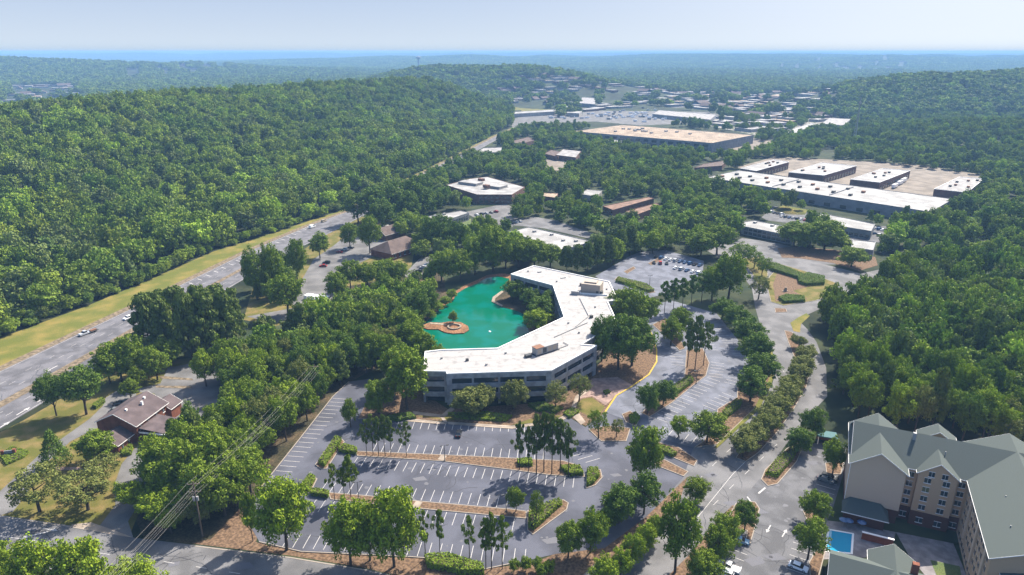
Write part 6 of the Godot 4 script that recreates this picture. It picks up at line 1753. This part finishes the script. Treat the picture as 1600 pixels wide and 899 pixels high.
# ------------------------------------------------------------------ vehicles, poles, signs
func street_things() -> void:
	car_shapes()
	var hw := 1.13
	var t := vehicle("pickup", "silver", [-191.2, -282.1], hw + PI, "silver pickup towing a trailer on the highway")
	var tr := thing("trailer", Vector3(Vector2(-189.2, -285.1).x, 0.1, Vector2(-189.2, -285.1).y), hw, "small open trailer behind the silver pickup", "trailer")
	obj("bed", box_mesh(Vector3(-2, 0.55, -0.95), Vector3(2, 0.7, 0.95)), M.dark_metal, tr)
	obj("cargo", box_mesh(Vector3(-1.5, 0.7, -0.7), Vector3(1.2, 1.25, 0.6)), M.rust, tr)
	for z in [-0.95, 0.95]:
		var w := obj("wheel", car_parts.tyre, M.rubber, tr)
		w.position = Vector3(0, 0.34, z)
	vehicle("suv", "white", [-181.8, -300.7], hw + PI, "white car on the highway behind the trailer")
	vehicle("van", "white", [-143.6, -478], hw, "white van on the highway further up")
	vehicle("suv", "tan", [-139.8, -495.5], hw, "tan car ahead of the white van on the highway")
	vehicle("car", "grey", [-139.4, -213.1], 0.2, "left dark car parked behind the brick office")
	vehicle("car", "black", [-140.5, -217.3], 0.2, "right dark car parked behind the brick office")
	vehicle("suv", "black", [-106.3, -173.1], -0.2, "dark car at the edge of the wood by the drive")
	# hotel lot
	vehicle("car", "pale_blue", [58.9, -145.2], -0.38 , "pale blue car parked by the hotel lot island")
	vehicle("car", "white", [70.2, -135.7], -0.61, "white car in the tree shade by the pool")
	vehicle("pickup", "white", [53.1, -135.5], 2.61, "white pickup with a dark bed in the hotel lot")
	vehicle("suv", "white", [51.2, -133.5], 2.61, "white car next to the white pickup")
	vehicle("suv", "black", [94, -172.5], -0.59, "black car in the shade beside the hotel")
	vehicle("car", "grey", [92.6, -171.8], -0.61, "grey car beside the black one by the hotel")
	vehicle("car", "silver", [52.2, -229], 0.6, "silver car half hidden by trees on the drive")
	vehicle("car", "black", [-17.6, -197.4], 1.5, "lone black car in the upper row of the lot")
	# rows of parked cars
	var north := [[[Vector2(88.9, -402.4), Vector2(111.1, -385.2)], "black blue white white silver blue blue blue black blue", "cars in the far north row"],
		[[Vector2(84.9, -390.4), Vector2(92.3, -389.1)], "black red black", "cars in the short row of the north lot"],
		[[Vector2(95.6, -380.2), Vector2(106.6, -370.5)], "white silver blue white white", "cars in the near row of the north lot"],
		[[Vector2(-104.6, -329.9), Vector2(-93.8, -326.1)], "white white white white white white", "white vans by the edge of the wood"],
		[[Vector2(202.4, -529.7), Vector2(209.3, -518.6)], "silver white grey black white", "cars left below the long warehouse"],
		[[Vector2(206.9, -512.1), Vector2(219.5, -499.6)], "white grey blue silver black white red", "cars right below the long warehouse"],
		[[Vector2(259.5, -474.3), Vector2(263.9, -466.9)], "white blue white grey", "cars right of the low office"],
		[[Vector2(251.3, -459.8), Vector2(254, -449.5)], "blue silver white", "cars nearest the low office"],
		[[Vector2(-2.4, -489.5), Vector2(5.7, -495.5)], "white grey white silver", "cars on the street beyond the pond"],
		[[Vector2(-108.8, -413.7), Vector2(-103.9, -424)], "red silver black", "cars in the frontage lot"],
		[[Vector2(-111.2, -383.9), Vector2(-110.9, -390.4)], "red black", "cars near the frontage lot entrance"],
		[[Vector2(-27.2, -516.4), Vector2(-12.6, -527.5)], "white black silver grey red", "cars beside the brick building"],
		[[Vector2(-53.4, -374.1), Vector2(-50, -386.5)], "black silver white", "cars behind the hip roofed building"]]
	for r in north:
		var paints: PackedStringArray = r[1].split(" ")
		var n := paints.size()
		var d: Vector2 = (r[0][1] - r[0][0]).normalized()
		for i in n:
			var q: Vector2 = r[0][0].lerp(r[0][1], i / float(n - 1))
			var kind: String = "van" if r[2].begins_with("white vans") else ["car", "suv", "car"][i % 3]
			vehicle(kind, paints[i], [q.x, q.y], atan2(-d.y, d.x) + PI / 2, ordinal(i, n, r[2]), r[2], true)
	# lorries in the yard
	for i in 4:
		var q: Array = [[356.4, -729.4], [354.9, -628.5], [379.1, -657.9], [368.2, -644.5]][i]
		var l := thing("semi_trailer", Vector3(q[0], 0.05, q[1]), 0.8, ordinal([0, 1, 3, 2][i], 4, "white box trailers in the yard"), "trailer", "box trailers")
		obj("box", box_mesh(Vector3(-6, 1.1, -1.25), Vector3(6, 3.9, 1.25)), M.paint_white, l)
		obj("chassis", box_mesh(Vector3(-5.8, 0.8, -0.6), Vector3(5.8, 1.1, 0.6)), M.dark_metal, l)
		for x in [-4.6, -3.4, 4.2]:
			for z in [-1.0, 1.0]:
				var w := obj("wheel", car_parts.tyre, M.rubber, l)
				w.position = Vector3(x, 0.45, z)
				w.scale = Vector3(1.3, 1.3, 1.3)
	# crowded truck lot at the edge of town
	rng.seed = 123
	var tl := flat([5.9, -1286.2, 178.6, -1452.1, 299.6, -1569.6, 388.7, -1421.7, 340.6, -1262, 224.8, -1227.4])
	for i in 70:
		var q := tl[0].lerp(tl[2], rng.randf()).lerp(tl[3].lerp(tl[5], rng.randf()), rng.randf())
		if Geometry2D.is_point_in_polygon(q, tl):
			var e := thing("parked_truck", Vector3(q.x, 0.05, q.y), 0.4 + rng.randi_range(0, 1) * PI / 2, "white or grey truck in the crowded lot at the edge of town", "truck", "trucks at the edge of town")
			obj("box", box_mesh(Vector3(-4, 0.6, -1.3), Vector3(3, 3.4, 1.3)), M[["paint_white", "paint_white", "paint_silver", "paint_grey"][rng.randi() % 4]], e)
			obj("cab", box_mesh(Vector3(3, 0.6, -1.2), Vector3(5, 2.6, 1.2)), M.paint_white, e)
	# utility pole with its wires
	var p := thing("utility_pole", Vector3(-81, 0, -147.6), 0.16, "tall wooden utility pole with crossarms beside the side road", "utility pole")
	var k := Maker.new()
	k.tube(Vector3(0, -0.3, 0), Vector3(0, 16.7, 0), 0.22, 0.14, 10)
	obj("post", k.done(), M.pole_wood, p)
	for y in [15.9, 13.6]:
		obj("crossarm", box_mesh(Vector3(-1.5, y, -0.08), Vector3(1.5, y + 0.16, 0.08)), M.pole_wood, p)
		for x in [-1.4, -0.5, 0.5, 1.4]:
			k = Maker.new()
			k.tube(Vector3(x, y + 0.16, 0), Vector3(x, y + 0.5, 0), 0.07, 0.05, 6)
			obj("insulator", k.done(), M.metal, p)
	for s in [-0.45, 0.45]:
		k = Maker.new()
		k.tube(Vector3(s, 11.2, 0.25), Vector3(s, 12.4, 0.25), 0.3, 0.3, 10)
		obj("transformer", k.done(), M.metal, p)
	var far_pole := thing("utility_pole", Vector3(-69, 0, -216), 0.16, "utility pole standing up among the trees of the wood", "utility pole")
	k = Maker.new()
	k.tube(Vector3(0, -0.3, 0), Vector3(0, 16.7, 0), 0.22, 0.14, 10)
	obj("post", k.done(), M.pole_wood, far_pole)
	obj("crossarm", box_mesh(Vector3(-1.5, 15.9, -0.08), Vector3(1.5, 16.06, 0.08)), M.pole_wood, far_pole)
	var ends := [Vector3(-92, 0, -84), Vector3(-81, 0, -147.6), Vector3(-69, 0, -216)]
	var strand := 0
	for y in [16.35, 14.05, 12.6]:
		for x in [-1.4, 0.5, 1.4]:
			if y < 13 and x > 0:
				continue
			k = Maker.new()
			for s in 2:
				var a: Vector3 = ends[s] + Vector3(x, y, 0)
				var b: Vector3 = ends[s + 1] + Vector3(x, y, 0)
				var last := a
				for i in 12:
					var u := (i + 1) / 12.0
					var q := a.lerp(b, u) - Vector3(0, 1.6 * 4 * u * (1 - u), 0)
					k.tube(last, q, 0.02, 0.02, 4)
					last = q
			var wi := obj("power_line", k.done(), M.wire)
			tag(wi, ORDER[strand] + " of the seven power lines strung from the utility pole", "power line", "power lines on the utility pole")
			strand += 1
	# lamp posts
	var posts := [[[-20.8, -182.1], "double lamp post on the upper straw strip left of the walk"], [[-1.6, -157.6], "double lamp post on the lower straw strip at the right"], [[-43.5, -163.3], "double lamp post among the pines of the lower strip"], [[70.3, -234.2], "lamp post on the long island of the east lot"], [[74.6, -350.2], "lamp post at the hedge of the north lot"]]
	for q in posts:
		lamp_post(q[0], 5.6, q[1])
	# entrance sign on the corner lawn
	var sg := thing("entrance_sign", Vector3(Vector2(-157.9, -185.3).x, 0, Vector2(-157.9, -185.3).y), 0.3, "small brick entrance sign among low shrubs at the left edge", "sign")
	for x in [-1.6, 1.6]:
		obj("pillar", box_mesh(Vector3(x - 0.4, -0.2, -0.4), Vector3(x + 0.4, 2.1, 0.4)), M.brick, sg)
	obj("panel", box_mesh(Vector3(-1.2, 0.6, -0.15), Vector3(1.2, 1.8, 0.15)), M.grey_wall, sg)
	# teal shelter by the hotel drive
	var sh := thing("bin_shelter", Vector3(Vector2(101.7, -192.7).x, 0, Vector2(101.7, -192.7).y), -0.3, "small teal roofed shelter beside the hotel drive", "shelter")
	obj("roof", box_mesh(Vector3(-3, 2.9, -2), Vector3(3, 3.2, 2)), M.teal_canopy, sh)
	obj("wall", box_mesh(Vector3(-2.7, -0.2, -1.8), Vector3(2.7, 2.9, -1.5)), M.dark_brick, sh)
	for x in [-2.6, 2.6]:
		obj("post", box_mesh(Vector3(x - 0.12, -0.2, 1.5), Vector3(x + 0.12, 2.9, 1.75)), M.trim, sh)
	# fountain head in the pond
	var fo := thing("fountain_float", Vector3(Vector2(-10.1, -285.1).x, 0.1, Vector2(-10.1, -285.1).y), 0, "small white float in the middle of the pond", "float")
	k = Maker.new()
	k.tube(Vector3(0, -0.1, 0), Vector3(0, 0.35, 0), 0.7, 0.4, 10)
	obj("float", k.done(), M.trim, fo)
	# boulder sign on the turning island
	var bo := thing("carved_stone", Vector3(Vector2(144.2, -339.8).x, 0.2, Vector2(144.2, -339.8).y), 0.4, "pale upright stone on the turning island", "stone")
	k = Maker.new()
	k.tube(Vector3(0, 0, 0), Vector3(0.2, 2.2, 0), 1.0, 0.5, 7)
	obj("stone", k.done(), M.stone, bo)
	obj("foot", box_mesh(Vector3(-1.6, -0.1, -0.8), Vector3(1.6, 0.3, 0.8)), M.stone, bo)
	# lattice mast on the right
	var ma := thing("lattice_mast", Vector3(Vector2(464.5, -940.6).x, 0, Vector2(464.5, -940.6).y), 0.4, "tall slim lattice mast at the foot of the dark right ridge", "mast")
	var top := 62.0
	for i in 3:
		k = Maker.new()
		var a := TAU * i / 3
		k.tube(Vector3(cos(a) * 2.2, -1, sin(a) * 2.2), Vector3(cos(a) * 0.5, top, sin(a) * 0.5), 0.4, 0.3, 5)
		obj("leg", k.done(), M.metal, ma)
	k = Maker.new()
	for j in 16:
		for i in 3:
			var y0 := top * j / 16.0
			var y1 := top * (j + 1) / 16.0
			var r0 := lerpf(2.2, 0.5, j / 16.0)
			var r1 := lerpf(2.2, 0.5, (j + 1) / 16.0)
			var a := TAU * i / 3
			var b := TAU * (i + 1) / 3
			k.tube(Vector3(cos(a) * r0, y0, sin(a) * r0), Vector3(cos(b) * r1, y1, sin(b) * r1), 0.2, 0.2, 4)
	var br := obj("bracing", k.done(), M.metal, ma)
	obj("antenna", box_mesh(Vector3(-1.2, top - 9, -1.2), Vector3(1.2, top - 6, 1.2)), M.pale_wall, ma)
	# water tower on the far ridge
	var wt := thing("water_tower", Vector3(-560, height(-560, -4300), -4300), 0, "water tower on the hazy skyline above the forest", "water tower")
	k = Maker.new()
	k.tube(Vector3(0, -10, 0), Vector3(0, 74, 0), 5, 4, 10)
	obj("stem", k.done(), M.grey_wall, wt)
	k = Maker.new()
	k.tube(Vector3(0, 72, 0), Vector3(0, 80, 0), 6, 16, 14)
	k.tube(Vector3(0, 80, 0), Vector3(0, 88, 0), 16, 14, 14)
	k.tube(Vector3(0, 88, 0), Vector3(0, 94, 0), 14, 3, 14)
	obj("tank", k.done(), M.grey_wall, wt)

func _ready() -> void:
	var cam := Camera3D.new()
	cam.name = "camera"
	cam.position = Vector3(0, 120, 0)
	cam.rotation_degrees = Vector3(-19.1, 0, 0)
	cam.fov = 45.69
	cam.near = 1.0
	cam.far = 60000.0
	add_child(cam)
	cam.current = true
	var sun := DirectionalLight3D.new()
	sun.name = "sun"
	add_child(sun)
	sun.look_at_from_position(SUN_FROM * 100.0, Vector3.ZERO)
	sun.light_energy = 1.6
	sun.light_angular_distance = 0.5
	sun.light_color = Color(1.0, 0.97, 0.92)
	sun.shadow_enabled = true
	var env := Environment.new()
	env.tonemap_mode = Environment.TONE_MAPPER_LINEAR
	env.tonemap_exposure = 2.3
	env.background_mode = Environment.BG_SKY
	var sky := Sky.new()
	var sm := ProceduralSkyMaterial.new()
	sm.sky_top_color = Color(0.34, 0.45, 0.62)
	sm.sky_horizon_color = Color(0.585, 0.62, 0.655)
	sm.sky_curve = 0.1
	sm.ground_bottom_color = Color(0.25, 0.3, 0.3)
	sm.ground_horizon_color = Color(0.5, 0.56, 0.6)
	sm.sun_angle_max = 90.0
	sm.sun_curve = 0.33
	sky.sky_material = sm
	env.sky = sky
	env.fog_enabled = true
	env.fog_density = 0.00014
	env.fog_light_color = Color(0.60, 0.79, 1.0)
	env.sdfgi_enabled = true
	env.ssao_enabled = true
	env.ssil_enabled = true
	var we := WorldEnvironment.new()
	we.name = "world"
	we.environment = env
	add_child(we)

	roll.noise_type = FastNoiseLite.TYPE_SIMPLEX_SMOOTH
	roll.frequency = 0.0011
	roll.fractal_octaves = 3
	roll.seed = 4
	patchy.seed = 8
	materials()
	build_land()
	grounds()
	office()
	hotel()
	pool()
	brick_office()
	clearings()
	middle_buildings()
	make_protos()
	plants()
	woods()
	street_things()
